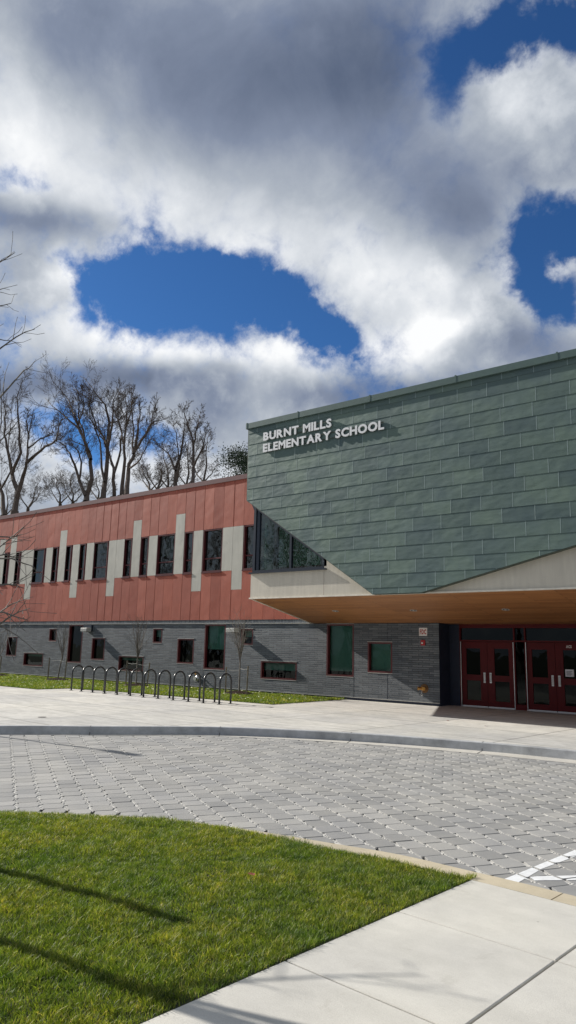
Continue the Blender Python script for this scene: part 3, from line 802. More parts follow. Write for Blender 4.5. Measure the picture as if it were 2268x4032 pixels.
# the outline is not convex at the lower right: clip against two convex pieces
conv = [(-15.90, ZT+.02), (-15.865, 6.69), (-10.89, 3.375), (-9.32, 3.375), (XR, 3.375+(XR+9.32)*.2465), (XR, ZT+.02)]
PW = .867; PH = .3925
for r in range(0, 17):
    zt = 9.43-.3925*r; zb = zt-PH
    x0 = rows_ref[r] % PW
    n0 = int((-17-x0)//PW)-1
    for k in range(n0, n0+34):
        a = x0+k*PW; b = a+PW
        q = clip_poly([(a+.004, zb+.003), (b-.004, zb+.003), (b-.004, zt), (a+.004, zt)], conv)
        if len(q) < 3: continue
        vol.rv = random.random(); tw = random.uniform(-.0012, .0012)
        def yy(x, z): return YF-.0085*(zt-z)/PH - tw*((x-a)/PW-.5)
        P = [(x, yy(x, z), z) for x, z in q]
        vol.face(P)
        for i in range(len(P)):
            j = (i+1) % len(P); vol.face([P[i], (P[i][0], YF+.006, P[i][2]), (P[j][0], YF+.006, P[j][2]), P[j]])
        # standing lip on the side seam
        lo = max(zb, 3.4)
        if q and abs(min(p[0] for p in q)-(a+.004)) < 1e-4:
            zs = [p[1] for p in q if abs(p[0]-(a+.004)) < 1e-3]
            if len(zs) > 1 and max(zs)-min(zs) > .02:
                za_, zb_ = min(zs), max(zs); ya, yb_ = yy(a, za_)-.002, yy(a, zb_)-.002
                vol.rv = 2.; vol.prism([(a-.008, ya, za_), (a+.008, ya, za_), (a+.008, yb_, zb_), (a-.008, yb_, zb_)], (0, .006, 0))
gc_ = vol.build('green_cladding', 'green_tile', school); gc_.data.materials.append(M['sunlit_seam_lip'])
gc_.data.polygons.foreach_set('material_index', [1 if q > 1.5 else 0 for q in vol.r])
mb = MB()
mb.prism([(x, YF+.007, z) for x, z in [(-15.93, ZT+.02), (-15.895, 6.685), (-10.893, 3.36), (-9.32, 3.36), (XR, 3.36+(XR+9.32)*.2465), (XR, ZT+.02)]], (0, .19, 0))
mb.build('cladding_edge', 'green_under', school)
# body of the volume (left flank leans in towards the wall)
mb = MB()
fl = [(-15.93, YF+.1), (-15.93, YF+.2), (-16.37, YB-.1)]
ztop = ZT
mb.face([(-15.93, YF+.1, 6.68), (-15.93, YF+.1, ztop), (-15.93, YB+6, ztop), (-15.93, YB+6, 6.68)])
mb.face([(-15.93, YF+.1, ztop), (XR, YF+.1, ztop), (XR, YB+8, ztop), (-15.93, YB+8, ztop)])
mb.face([(-15.93, YF+.197, 6.70), (-15.93, YB+.1, 6.70), (-15.0, YB+.1, 6.70), (-15.0, YF+.197, 6.70)])
mb.face([(XR, YF+.1, 3), (XR, YB+8, 3), (XR, YB+8, ztop), (XR, YF+.1, ztop)])
mb.build('volume_shell', 'green_under', school)
mb = MB(); mb.box(-15.97, XR, YF-.075, YF+.25, 9.22, 9.41)
mb.build('green_roof_cap', 'green_cap', school)
mb = MB()
for x in (-13.71, -10.96, -8.14, -5.33, -2.5, .3, -15.93): mb.box(x-.022, x+.022, YF-.082, YF+.26, 9.215, 9.435)
mb.build('cap_seam', 'green_cap', school)
# stucco fascia below: left of the green tip, and right of it
ZS = 3.40
mb = MB()
gx0, gx1, gz0 = -15.50, -12.66, 4.22
mb.face([(-15.75, YS, ZS), (-12.765, YS, ZS), (-12.765, YS, 4.19), (-15.75, YS, 4.19)])
mb.face([(-12.755, YS, ZS), (-10.8, YS, ZS), (-10.8, YS, 3.5), (-12.755, YS, 4.9)])
mb.face([(-15.75, YS, ZS), (-15.75, YS, 4.19), (-16.37, YB, 3.6), (-16.37, YB, 2.76)])
mb.face([(-15.75, YS, 4.19), (-12.765, YS, 4.19), (-12.765, YB, 4.19), (-15.75, YB, 4.19)])
mb.face([(-10.8, YS, ZS), (XR, YS, ZS), (XR, YS, 8.6), (-10.8, YS, 3.5)])
mb.build('stucco_fascia', 'stucco', school)
mb = MB(); mb.box(-12.764, -12.756, YS+.004, YS+.01, ZS, 4.6); mb.build('fascia_joint', 'iron', school)
mb = MB(); mb.box(-15.78, XR, YS-.035, YS+.05, ZS-.045, ZS+.0)
mb.prism([(-15.78, YS+.05, ZS-.045), (-15.78, YS+.05, ZS+.01), (-16.43, YB-.02, 2.79), (-16.43, YB-.02, 2.735)], (.07, .0, 0))
mb.build('fascia_drip_trim', 'trim_white', school)
# soffit: slopes up from the wall to the front edge
mb = MB()
mb.face([(-15.72, YS+.02, ZS-.03), (XR, YS+.02, ZS-.03), (XR, YB, 2.745), (-16.36, YB, 2.745)])
mb.face([(-16.36, YB, 2.745), (XR, YB, 2.745), (XR, YD+.12, 2.72), (-16.36, YD+.12, 2.72)])
mb.build('wood_soffit', 'wood_soffit', school)
# corner glazing of the volume
gl = MB(); yg = YS+.06
gl.face([(-15.45, yg, 4.26), (-12.7, yg, 4.26), (-12.7, yg, 4.55), (-15.45, yg, 6.42)])
f = MB()
f.box(-15.70, -15.60, YS-.0, YS+.16, 4.22, 6.50)        # corner post
f.box(-15.56, -15.44, YS+.02, YS+.16, 4.30, 6.46)
f.box(-14.145, -14.065, YS+.01, YS+.12, 4.30, 5.60)
f.box(-12.78, -12.665, YS-.0, YS+.12, 4.30, 4.62)
f.box(-15.60, -12.78, YS-.0, YS+.12, 4.235, 4.305)
f.box(-15.78, -12.655, YS-.10, YS+.14, 4.19, 4.232)
ff = f.build('corner_window', 'navy_metal', school)
adopt(gl.build('pane', 'window_glass'), ff)
f = MB(); f.prism([(-15.56, YS+.0, 6.47), (-15.56, YS+.0, 6.36), (-12.74, YS+.0, 4.47), (-12.66, YS+.0, 4.53)], (0, .10, 0)); adopt(f.build('raking_head', 'navy_metal'), ff)
f = MB(); f.face([(-15.86, YF+.20, 6.66), (-15.56, YF+.19, 6.46), (-15.70, YS+.02, 6.33)]); f.face([(-15.86, YF+.2, 6.66), (-15.70, YS+.02, 6.33), (-15.7, YS+.9, 6.33), (-15.86, YS+.9, 6.66)]); f.build('corner_soffit', 'navy_metal', school)
# side pane, back room and column inside the glazed corner
f = MB(); f.face([(-15.66, YS+.16, 4.26), (-15.66, YB, 4.26), (-15.66, YB, 6.7), (-15.66, YS+.16, 6.7)]); adopt(f.build('side_pane', 'window_glass'), ff)
f = MB(); y1 = YS+3.8
f.face([(-15.6, y1, 4.2), (-12, y1, 4.2), (-12, y1, 6.8), (-15.6, y1, 6.8)]); f.face([(-12.6, YS+.13, 4.2), (-12.6, y1, 4.2), (-12.6, y1, 6.8), (-12.6, YS+.13, 6.8)])
f.face([(-15.6, YS+.13, 6.7), (-12, YS+.13, 6.7), (-12, y1, 6.7), (-15.6, y1, 6.7)])
adopt(f.build('room_interior', 'interior'), ff)
f = MB(); f.box(-15.55, -15.22, YS+.5, YS+.8, 4.2, 6.7); adopt(f.build('interior_column', 'blind'), ff)

# ------ school name: separate letters
sign = empty('school_name_sign', (-13, YF-.1, 8.26))
tag(sign, 'white raised letters BURNT MILLS ELEMENTARY SCHOOL on the green cladding', 'sign')
DG = None
def glyph(ch, bold):
    cu_ = bpy.data.curves.new('glyph', 'FONT'); cu_.body = ch; cu_.size = 1; cu_.offset = bold; cu_.resolution_u = 3
    o = bpy.data.objects.new('glyph', cu_); COL.objects.link(o)
    bpy.context.view_layer.update(); dg = bpy.context.evaluated_depsgraph_get()
    me = bpy.data.meshes.new_from_object(o.evaluated_get(dg)); bpy.data.objects.remove(o); bpy.data.curves.remove(cu_)
    return me
def letters(text, x0, x1, z0, z1, y, depth, mat, parent, name='letter', bold=.036, space=.34, gap=.085):
    G = []; total = 0
    for ch in text:
        if ch == ' ': G.append(None); total += space; continue
        me = glyph(ch, bold); xs_ = [v.co.x for v in me.vertices]; G.append((me, min(xs_), max(xs_))); total += max(xs_)-min(xs_)+gap
    total -= gap; k = (x1-x0)/total; x = x0
    H = glyph('H', bold); hy = [v.co.y for v in H.vertices]; h0, h1 = min(hy), max(hy); kz = (z1-z0)/(h1-h0)
    for g_ in G:
        if g_ is None: x += space*k; continue
        me, a, b = g_
        mb = MB(); n = len(me.vertices)
        vs = [(x+(v.co.x-a)*k, z0+(v.co.y-h0)*kz) for v in me.vertices]
        mb.v = [(p[0], y-depth, p[1]) for p in vs] + [(p[0], y, p[1]) for p in vs]
        cnt = {}
        for pl in me.polygons:
            vv = list(pl.vertices); mb.f.append(tuple(vv))
            for i in range(len(vv)):
                e = (vv[i], vv[(i+1) % len(vv)]); cnt[e] = 1
        for (p, q) in list(cnt):
            if (q, p) not in cnt: mb.f.append((q, p, p+n, q+n))
        mb.r = [.5]*len(mb.f)
        mb.build(name, mat, parent); x += (b-a+gap)*k
letters('BURNT MILLS', -15.17, -12.37, 8.67, 8.955, YF-.040, .028, 'letter_face', sign)
letters('ELEMENTARY SCHOOL', -15.17, -10.46, 8.265, 8.55, YF-.040, .028, 'letter_face', sign)
mb = MB()
for z, xa, xb in ((8.72, -15.14, -12.40), (8.90, -15.14, -12.40), (8.315, -15.14, -10.5), (8.50, -15.14, -10.5)): mb.box(xa, xb, YF-.039, YF-.012, z-.012, z+.012)
mb.build('mounting_rail', 'green_under', sign)

# FDC sign
fdc = empty('fire_connection_sign', (-11.65, YB, 2.31))
tag(fdc, 'square white FDC sign with red letters high on the brick wall near the doors', 'sign')
mb = MB(); mb.box(-11.80, -11.49, YB-.012, YB-.001, 2.30, 2.575); mb.build('sign_plate', 'sign_white', fdc)
letters('FDC', -11.765, -11.525, 2.355, 2.52, YB-.012, .004, 'sign_red', fdc, gap=.13, bold=.035)
for z0, z1, x0, x1 in ((2.306, 2.312, -11.793, -11.497), (2.563, 2.569, -11.793, -11.497)):
    pass
# horn strobe
al = empty('fire_alarm', (-11.64, YB, 2.0)); tag(al, 'small red fire alarm strobe on the brick below the FDC sign', 'alarm')
mb = MB(); mb.box(-11.725, -11.56, YB-.05, YB-.001, 1.98, 2.16); mb.build('alarm_body', 'alarm_red', al, bevel=.01)
mb = MB(); mb.box(-11.69, -11.625, YB-.075, YB-.052, 2.03, 2.09); mb.build('strobe_lens', 'sign_white', al, bevel=.008)
# siamese connection
si = empty('fire_hose_connection', (-11.68, YB, .53)); tag(si, 'brass two-outlet fire department connection low on the brick wall near the entrance', 'fire connection')
mb = MB(); mb.lathe((-11.62, YB-.001, .55), (0, -1, 0), [(.15, 0), (.15, .012), (.13, .02), (.06, .025)], 24); mb.build('escutcheon_plate', 'dark_bronze', si, smooth=False)
mb = MB(); mb.lathe((-11.64, YB-.02, .55), (0, -1, 0), [(.05, 0), (.05, .10), (.06, .12)], 14)
mb.lathe((-11.65, YB-.10, .55), (-.75, -.66, 0), [(.045, 0), (.045, .12), (.06, .125), (.06, .16), (.045, .165)], 14)
mb.lathe((-11.62, YB-.10, .55), (.55, -.83, 0), [(.045, 0), (.045, .11), (.06, .115), (.06, .15), (.045, .155)], 14)
mb.build('inlet_body', 'brass', si, smooth=False)
mb = MB(); mb.tube([(-11.65, YB-.12, .50), (-11.67, YB-.12, .40), (-11.70, YB-.12, .34), (-11.66, YB-.12, .31), (-11.62, YB-.12, .345), (-11.65, YB-.12, .375)], .008, 6); mb.build('cap_chain', 'aluminium', si)
# hose bib / hose connection on the wall left
hb = empty('hose_bib', (-22.41, YB, .38)); tag(hb, 'small round hose outlet on the brick wall behind the bike racks', 'tap')
mb = MB(); mb.lathe((-22.41, YB-.001, .42), (0, -1, 0), [(.11, 0), (.11, .03), (.07, .06), (.07, .12), (.09, .13), (.09, .16)], 16); mb.build('outlet', 'aluminium', hb)
mb = MB(); mb.lathe((-22.38, YB-.001, .62), (0, -1, 0), [(.03, 0), (.03, .12), (.05, .13), (.05, .15)], 12); mb.build('valve', 'brass', hb)
# wall lights
for x0, lab in ((-30.30, 'boxy white wall light beside the tall dark window at left'), (-20.49, 'boxy white wall light beside the tall window with green blind')):
    wl = empty('wall_light', (x0+.25, YB, 2.35)); tag(wl, lab, 'wall light', 'white wall lights on the brick')
    mb = MB(); a, b = x0, x0+.47
    mb.prism([(a, YB-.40, 2.37), (a, YB-.40, 2.54), (a, YB-.10, 2.56), (a, YB-.10, 2.36)], (b-a, 0, 0)); mb.build('lamp_housing', 'white_metal', wl, bevel=.012)
    mb = MB(); mb.box(a+.03, b-.02, YB-.098, YB-.001, 2.40, 2.69); mb.build('mounting_plate', 'navy_metal', wl)
    mb = MB(); mb.box(a+.04, b-.04, YB-.38, YB-.14, 2.345, 2.358); mb.build('lens', 'aluminium', wl)
# downlights in the soffit
n_ = (ZS-.03-2.745)/(YB-YS-.02)
def sz(y): return 2.745+(YB-y)*n_
dls = [(-13.80, 20.29, 'recessed round downlight nearest the left end of the wooden soffit'), (-10.90, 20.40, 'recessed round downlight in the middle of the wooden soffit above the FDC sign'), (-7.94, 20.48, 'recessed round downlight furthest right in the wooden soffit'), ]
for x, y, lab in dls:
    d_ = empty('downlight', (x, y, sz(y))); tag(d_, lab, 'downlight', 'downlights in the soffit')
    ax = Vector((0, -n_, -1)).normalized()
    mb = MB(); mb.lathe(Vector((x, y, sz(y)))-ax*.001, ax, [(.115, 0), (.115, .012), (.085, .012), (.085, .004)], 24); mb.build('trim_ring', 'white_metal', d_)
    mb = MB(); mb.lathe(Vector((x, y, sz(y)))+ax*.004, ax, [(.082, 0), (.082, .002)], 20); mb.build('lens', 'interior', d_)
    mb = MB(); mb.lathe(Vector((x, y, sz(y)))+ax*.007, ax, [(.03, 0), (.03, .006)], 12); mb.build('bulb', 'sign_white', d_)
# notice and letters on the second pair of doors
nt_ = empty('paper_notice', (-7.07, YD-.005, 1.1)); tag(nt_, 'white printed notice taped inside the window of the second red door pair', 'notice')
mb = MB(); mb.box(-7.20, -6.94, YD-.006, YD-.002, 1.11, 1.33); mb.build('sheet', 'paper', nt_)
mb = MB()
for k in range(6): mb.box(-7.17+.01*(k % 2), -6.99-.02*((k*7) % 3), YD-.009, YD-.0065, 1.27-.024*k, 1.28-.024*k)
mb.build('print_lines', 'navy_metal', nt_)
ac = empty('door_lettering', (-7.05, YD, 2.0)); tag(ac, 'small pale ACS letters on the head of the second red door pair', 'lettering')
letters('ACS', -7.14, -6.97, 1.985, 2.07, YD-.001, .004, 'sign_white', ac, gap=.04)

# ------------------------------------------------------------------ bicycle racks
RL = [(-23.90, 17.19), (-23.17, 17.12), (-22.435, 17.081), (-21.719, 17.071), (-21.011, 17.07), (-20.272, 17.05), (-19.515, 17.0), (-18.73, 16.96), (-17.96, 16.92), (-17.21, 16.885), (-16.52, 16.88), (-15.843, 16.90)]
def rack():
    t = empty('bike_rack', (0, 0, 0))
    pts = []; w = .26; h = .93
    pts = [(0, -w, 0), (0, -w, h-w)]
    for k in range(1, 12): a = math.pi*k/12; pts.append((0, -w*math.cos(a), h-w+w*math.sin(a)))
    pts += [(0, w, h-w), (0, w, 0)]
    mb = MB(); mb.tube(pts, .031, 12); mb.build('hoop', 'black_steel', t, smooth=True)
    for s in (-1, 1):
        mb = MB(); mb.lathe((0, s*w, 0), (0, 0, 1), [(.075, 0), (.075, .01), (.032, .014)], 16); mb.build('foot_plate', 'black_steel', t)
    return t
r0 = rack(); order = ['first', 'second', 'third', 'fourth', 'fifth', 'sixth', 'seventh', 'eighth', 'ninth', 'tenth', 'eleventh', 'twelfth']
for i, (x, y) in enumerate(RL):
    t = r0 if i == 0 else copy_tree(r0)
    t.location = (x, y+.27, 0); t.rotation_euler = (0, 0, R(rg.uniform(-1.5, 1.5)))
    lab = 'black steel hoop bike rack, %s from the left end of the row' % order[i]
    if i == 0: lab = 'black steel hoop bike rack at the far left end of the row'
    if i == 11: lab = 'black steel hoop bike rack at the right end of the row, nearest the entrance'
    tag(t, lab, 'bike rack', 'bike racks in a row on the plaza')

# ------------------------------------------------------------------ trees
def seg_path(p, d, L, n, wob, up, rg):
    pts = [p]; d = d.normalized()
    for i in range(n):
        d = (d+Vector((rg.gauss(0, wob), rg.gauss(0, wob), rg.gauss(0, wob)+up))).normalized()
        p = p+d*(L/n); pts.append(p)
    return pts, d
def grow(mb, path, rad, depth, rg, K):
    """path: list of Vectors with matching radii; spawns children along it"""
    mb.tube(path, rad, K['sides'][min(depth, len(K['sides'])-1)], cap=False)
    if depth >= K['depth']: return
    L = sum((path[i+1]-path[i]).length for i in range(len(path)-1))
    n = K['n'][depth]; start = K['start'][depth]
    for k in range(n):
        t = start+(1-start)*(k+rg.random())/n
        s = t*(len(path)-1); i = min(int(s), len(path)-2); fr_ = s-i
        p = path[i].lerp(path[i+1], fr_); r = rad[i]+(rad[i+1]-rad[i])*fr_
        ax = (path[i+1]-path[i]).normalized()
        o = ax.orthogonal().normalized(); o.rotate(Matrix.Rotation(rg.uniform(0, 6.28), 3, ax))
        ang = R(rg.uniform(*K['ang'])); d = ax*math.cos(ang)+o*math.sin(ang)
        Lc = L*rg.uniform(*K['len'][depth])*(1.15-.55*t)
        rc = max(min(r*.6, Lc*K['thick']), K['rmin'])
        pts, _ = seg_path(p, d, Lc, K['seg'][depth], K['wob'], K['up'], rg)
        grow(mb, pts, [max(rc*(1-.75*j/(len(pts)-1)), K['rmin']) for j in range(len(pts))], depth+1, rg, K)
CA = dict(yaw=R(51.833), pitch=R(10.84), roll=R(-1.359))
cf = Vector((-math.cos(CA['yaw'])*math.cos(CA['pitch']), math.sin(CA['yaw'])*math.cos(CA['pitch']), math.sin(CA['pitch'])))
cr0 = cf.cross(Vector((0, 0, 1))).normalized(); cu0 = cr0.cross(cf)
cr = cr0*math.cos(CA['roll'])-cu0*math.sin(CA['roll']); cup = cr0*math.sin(CA['roll'])+cu0*math.cos(CA['roll'])
CL = Vector((0, 0, 1.75)); FPX = 1800.0
def at(x, y, Y):
    d = cr*((x-724.5)/FPX)-cup*((y-1288)/FPX)+cf; return CL+d*((Y-CL.y)/d.y)
def zt_(x, y): return (x*.35274, 894.44+y*.35274)      # survey grid for the tree limbs
BIG = dict(sides=[7, 5, 4, 3, 3], depth=4, n=[12, 6, 4, 3], start=[.22, .12, .1, .1], len=[(.15, .33), (.35, .6), (.35, .6), (.35, .6)], ang=(16, 46), seg=[7, 5, 3, 2], wob=.14, up=.06, thick=.009, rmin=.008)
def limb(pts, r0, r1, Y, rg, jit=1.0):
    P = []; yy = Y
    for i, (x, y) in enumerate(pts):
        yy = Y+jit*rg.uniform(-1, 1)*(i > 0); P.append(at(*zt_(x, y), yy))
    Q = [P[0]]
    for a, b in zip(P[:-1], P[1:]):
        L = (b-a).length
        for k in (1, 2, 3):
            q = a.lerp(b, k/3); q = q+Vector((rg.gauss(0, .018*L), rg.gauss(0, .02*L), rg.gauss(0, .012*L)))*(k < 3); Q.append(q)
    n = len(Q); return Q, [r0+(r1-r0)*(i/(n-1))**.8 for i in range(n)]
def bigtree(label, Y, base, limbs, seed, r=.42, K=BIG):
    rg = random.Random(seed)
    b = at(*zt_(*base), Y); foot = Vector((b.x, Y, LOW-.3))
    root = empty('bare_tree', foot); tag(root, label, 'tree', 'bare trees behind the school')
    mb = MB(); mb.tube([foot, foot.lerp(b, .5)+Vector((.2, 0, 0)), b], [r*1.5, r*1.1, r], 9, cap=False); mb.build('trunk', 'bark_dark', root, smooth=True)
    mb = MB()
    for (pts, r0) in limbs:
        P, rad = limb(pts, r0*.82, .018, Y, rg); grow(mb, P, rad, 0, rg, K)
    mb.build('crown', K.get('mat', 'bark_dark'), root)
    return root
Y0 = 40
bigtree('bare forked tree rising over the roof, leftmost of the tall ones', Y0, (105, 1110), [
    ([(105, 1110), (125, 1000), (85, 840), (60, 700), (30, 560), (40, 400), (20, 240)], .40),
    ([(118, 1010), (165, 860), (188, 760), (205, 560), (240, 380)], .34),
    ([(188, 765), (300, 670), (400, 600), (440, 460), (500, 430)], .22),
    ([(85, 850), (150, 690), (130, 450), (120, 300), (160, 170)], .24),
    ([(205, 560), (190, 480), (200, 390)], .12),
    ([(200, 660), (290, 590), (370, 570), (380, 470)], .12)], 11)
bigtree('bare tree cut by the left edge of the view above the roof', Y0, (30, 1140), [
    ([(30, 1140), (20, 1000), (0, 930), (-40, 800), (-30, 600), (10, 450), (0, 180)], .32),
    ([(5, 950), (80, 820), (60, 600), (90, 300)], .16), ([(-20, 850), (-120, 700), (-140, 400)], .2)], 12)
bigtree('tall bare tree with two crossing stems left of the roof centre', Y0+1, (612, 1045), [
    ([(612, 1045), (622, 985), (655, 880), (645, 720), (600, 600), (560, 520), (470, 440), (400, 380), (320, 300)], .36),
    ([(610, 1000), (545, 820), (500, 700), (430, 620), (370, 600)], .22),
    ([(648, 740), (590, 580), (530, 420), (470, 290), (370, 180)], .22),
    ([(560, 900), (580, 760), (560, 680), (500, 640)], .16),
    ([(600, 600), (560, 420), (560, 260), (490, 200)], .14),
    ([(560, 520), (600, 350), (580, 230)], .12)], 13)
bigtree('tallest bare tree with a dense upright crown over the roof', Y0+2, (735, 1025), [
    ([(735, 1025), (755, 860), (765, 640), (780, 480), (750, 350), (680, 270), (600, 160)], .34),
    ([(768, 640), (800, 500), (805, 330), (860, 210)], .2),
    ([(745, 900), (715, 620), (640, 440), (630, 300)], .16),
    ([(780, 480), (840, 470), (880, 420), (860, 280)], .13),
    ([(765, 640), (690, 520), (640, 350), (680, 200)], .14)], 14)
bigtree('slender bare tree standing close right of the tallest one', Y0+3, (815, 1008), [
    ([(815, 1008), (812, 830), (785, 720), (740, 600), (705, 520), (690, 400)], .24),
    ([(812, 840), (850, 720), (870, 560), (820, 400), (770, 300)], .18)], 15)
bigtree('straight slender bare tree in the middle of the tree row', Y0+1, (868, 1000), [
    ([(868, 1000), (885, 800), (885, 620), (905, 400), (890, 260)], .26),
    ([(885, 640), (850, 480), (840, 320)], .12), ([(895, 520), (940, 380), (950, 270)], .12)], 16)
bigtree('bare tree with wide fan of branches leaning right over the roof', Y0, (902, 995), [
    ([(902, 995), (915, 830), (960, 680), (1040, 560), (1100, 470), (1150, 460)], .30),
    ([(960, 690), (985, 520), (1000, 400), (990, 300)], .18),
    ([(1010, 600), (1080, 480), (1110, 350)], .15), ([(950, 700), (950, 500), (940, 280)], .13),
    ([(930, 800), (1000, 740), (1050, 640), (1120, 540)], .12)], 17)
bigtree('bare tree with twisted stems right of the centre of the roof', Y0+4, (1250, 940), [
    ([(1250, 940), (1255, 800), (1290, 700), (1310, 560), (1320, 420)], .26),
    ([(1253, 820), (1200, 700), (1110, 620)], .16), ([(1260, 900), (1280, 780), (1260, 600), (1240, 470)], .15)], 18)
bigtree('bare tree nearest the green cladding corner', Y0+3, (1372, 918), [
    ([(1372, 918), (1380, 800), (1375, 600), (1335, 470), (1310, 400)], .24),
    ([(1378, 800), (1449, 650), (1480, 500)], .15), ([(1378, 640), (1410, 500), (1430, 400)], .12)], 19)
LOWK = dict(BIG, depth=4, n=[12, 7, 4, 3], thick=.008, rmin=.0065, mat='bark_far', ang=(25, 60), len=[(.3, .5), (.35, .6), (.35, .6), (.35, .6)])
for k, (bx, by, tx, ty, lab) in enumerate([(200, 1090, 290, 880, 'low bare thicket tree just above the roof between the two left trees'), (430, 1060, 400, 850, 'low rounded bare tree behind the roof, left of the two crossing stems'), (520, 1050, 500, 870, 'thin low bare tree touching the crossing stems'),
        (1070, 965, 1010, 780, 'low bare tree with arching limbs under the fan-shaped one'), (1120, 955, 1180, 740, 'low bare tree between the fan-shaped and the twisted tree'), (1449, 905, 1490, 560, 'faint bare tree beside the evergreen'), (40, 1140, 60, 900, 'low bare tree at the far left behind the roof'), (700, 1030, 690, 850, 'low bare tree behind the tallest one'), (1200, 950, 1160, 620, 'thin bare tree left of the twisted stems'), (1330, 930, 1350, 600, 'thin bare tree right of the twisted stems')]):
    bigtree(lab, 48+k*.7, (bx, by), [([(bx, by), ((bx*2+tx)/3+10, (by*2+ty)/3), ((bx+2*tx)/3-8, (by+2*ty)/3), (tx, ty)], .17),
        ([(bx, by), (bx-50, by-70), (bx-80, by-150)], .12), ([(bx, by), (bx+60, by-60), (bx+100, by-140)], .12)], 40+k, r=.2, K=LOWK)
# evergreen beside the green volume
rg2 = random.Random(5)
ev = empty('evergreen_tree', at(605, 1300, 39)); ev.location.z = LOW-.3; WM[ev.name] = Matrix.Translation(ev.location)
tag(ev, 'dark green pine showing between the bare trees and the green cladding', 'tree')
bc = at(597, 1195, 39); mb = MB(); mb.tube([ev.location, (bc.x, bc.y, bc.z)], [.3, .12], 7); mb.build('trunk', 'bark_dark', ev)
mb = MB()
for k in range(15000):
    cl = rg2.randrange(26); rr = random.Random(cl*7+1)
    c = bc+Vector((rr.uniform(-1.2, 3.4), rr.uniform(-2, 2), rr.uniform(-3.4, 1.3)))
    c.z -= .35*abs(c.x-bc.x-1.2)
    s = .55; p = c+Vector((rg2.gauss(0, s), rg2.gauss(0, s), rg2.gauss(0, s*.55)))
    a = Vector((rg2.gauss(0, 1), rg2.gauss(0, 1), rg2.gauss(.3, .6))).normalized()*rg2.uniform(.07, .15); b = a.orthogonal().normalized()*.045
    mb.rv = rg2.random(); mb.face([p-b, p+a, p+b])
mb.build('crown', 'conifer', ev)

# saplings with stakes and mulch along the wall
SAP = dict(sides=[5, 4, 3, 3], depth=3, n=[9, 5, 3], start=[.1, .1, .1], len=[(.3, .55), (.35, .6), (.35, .6)], ang=(14, 38), seg=[5, 4, 3], wob=.09, up=.05, thick=.010, rmin=.0035)
def sapling(label, x, y, h, crown0, spread, stakes, seed, lean=0, mulch=.75, z=.0, r=.035, nst=6):
    rg = random.Random(seed); root = empty('sapling', (x, y, z)); tag(root, label, 'young tree', 'staked saplings along the brick wall')
    top = Vector((x+lean, y, z+crown0))
    mb = MB(); mb.tube([(x, y, z), (x+lean*.4, y, z+crown0*.5), top], [r, r*.85, r*.75], 8, cap=False); mb.build('trunk', 'bark_pale', root, smooth=True)
    mb = MB()
    for k in range(nst):
        a = 2*math.pi*k/nst+rg.uniform(-.3, .3); tilt = rg.uniform(.3, 1)*spread if k else .05
        d = Vector((math.cos(a)*tilt, math.sin(a)*tilt, 1)); L = (h-crown0)*rg.uniform(.75, 1.02)
        P, _ = seg_path(top-Vector((0, 0, rg.uniform(0, .25))), d, L, 7, .05, .06, rg)
        grow(mb, P, [r*.5*(1-.85*j/7)+.003 for j in range(8)], 1, rg, SAP)
    mb.build('crown', 'bark_pale', root)
    mb = MB(); rgm = random.Random(seed+1); n = 18
    for ring, (rr, zz) in enumerate(((1, .0), (.8, .05), (.45, .10), (.12, .12))):
        for j in range(n):
            a = 2*math.pi*j/n; q = mulch*rr*(1+rgm.uniform(-.07, .07)); mb.v.append((x+math.cos(a)*q, y+math.sin(a)*q*.8, z+.008+zz+rgm.uniform(-.01, .01)))
    for k in range(3):
        for j in range(n): mb.f.append((k*n+j, k*n+(j+1) % n, (k+1)*n+(j+1) % n, (k+1)*n+j)); mb.r.append(.5)
    mb.f.append(tuple(3*n+j for j in range(n))); mb.r.append(.5)
    m_ = mb.build('mulch_ring', 'mulch', root)
    for (sx, sy, sh, tl) in stakes:
        st = MB(); st.tube([(sx, sy, z-.02), (sx+tl, sy, z+sh)], .030, 7); s_ = st.build('stake', 'stake_wood', root)
        st = MB(); st.tube([(sx+tl*.9, sy, z+sh*.9), ((sx+x)/2, (sy+y)/2, z+sh*.9-.03), (x+lean*.3, y, z+sh*.9)], .006, 5); adopt(st.build('strap', 'strap'), s_)
sapling('staked sapling at the left edge, in front of a square brick-wall window', -35.6, 21.0, 2.7, 1.1, .35, [(-34.95, 20.7, 1.05, .05)], 61)
sapling('staked sapling leaning slightly right beside the tall dark window', -30.6, 21.2, 2.85, 1.2, .3, [(-31.4, 21.2, 1.05, .0), (-29.75, 21.0, 1.05, .05)], 62, lean=.25)
sapling('staked sapling with feathery crown behind the middle bike racks', -24.85, 21.2, 3.15, 1.35, .42, [(-25.65, 21.3, 1.08, 0), (-24.03, 21.1, 1.05, .1)], 63, nst=8)
sapling('staked sapling between the wall light and the last bike rack, with two stakes', -18.85, 21.2, 3.0, 1.35, .33, [(-19.56, 21.2, 1.0, 0), (-18.2, 20.9, 1.08, .03)], 64, nst=9)

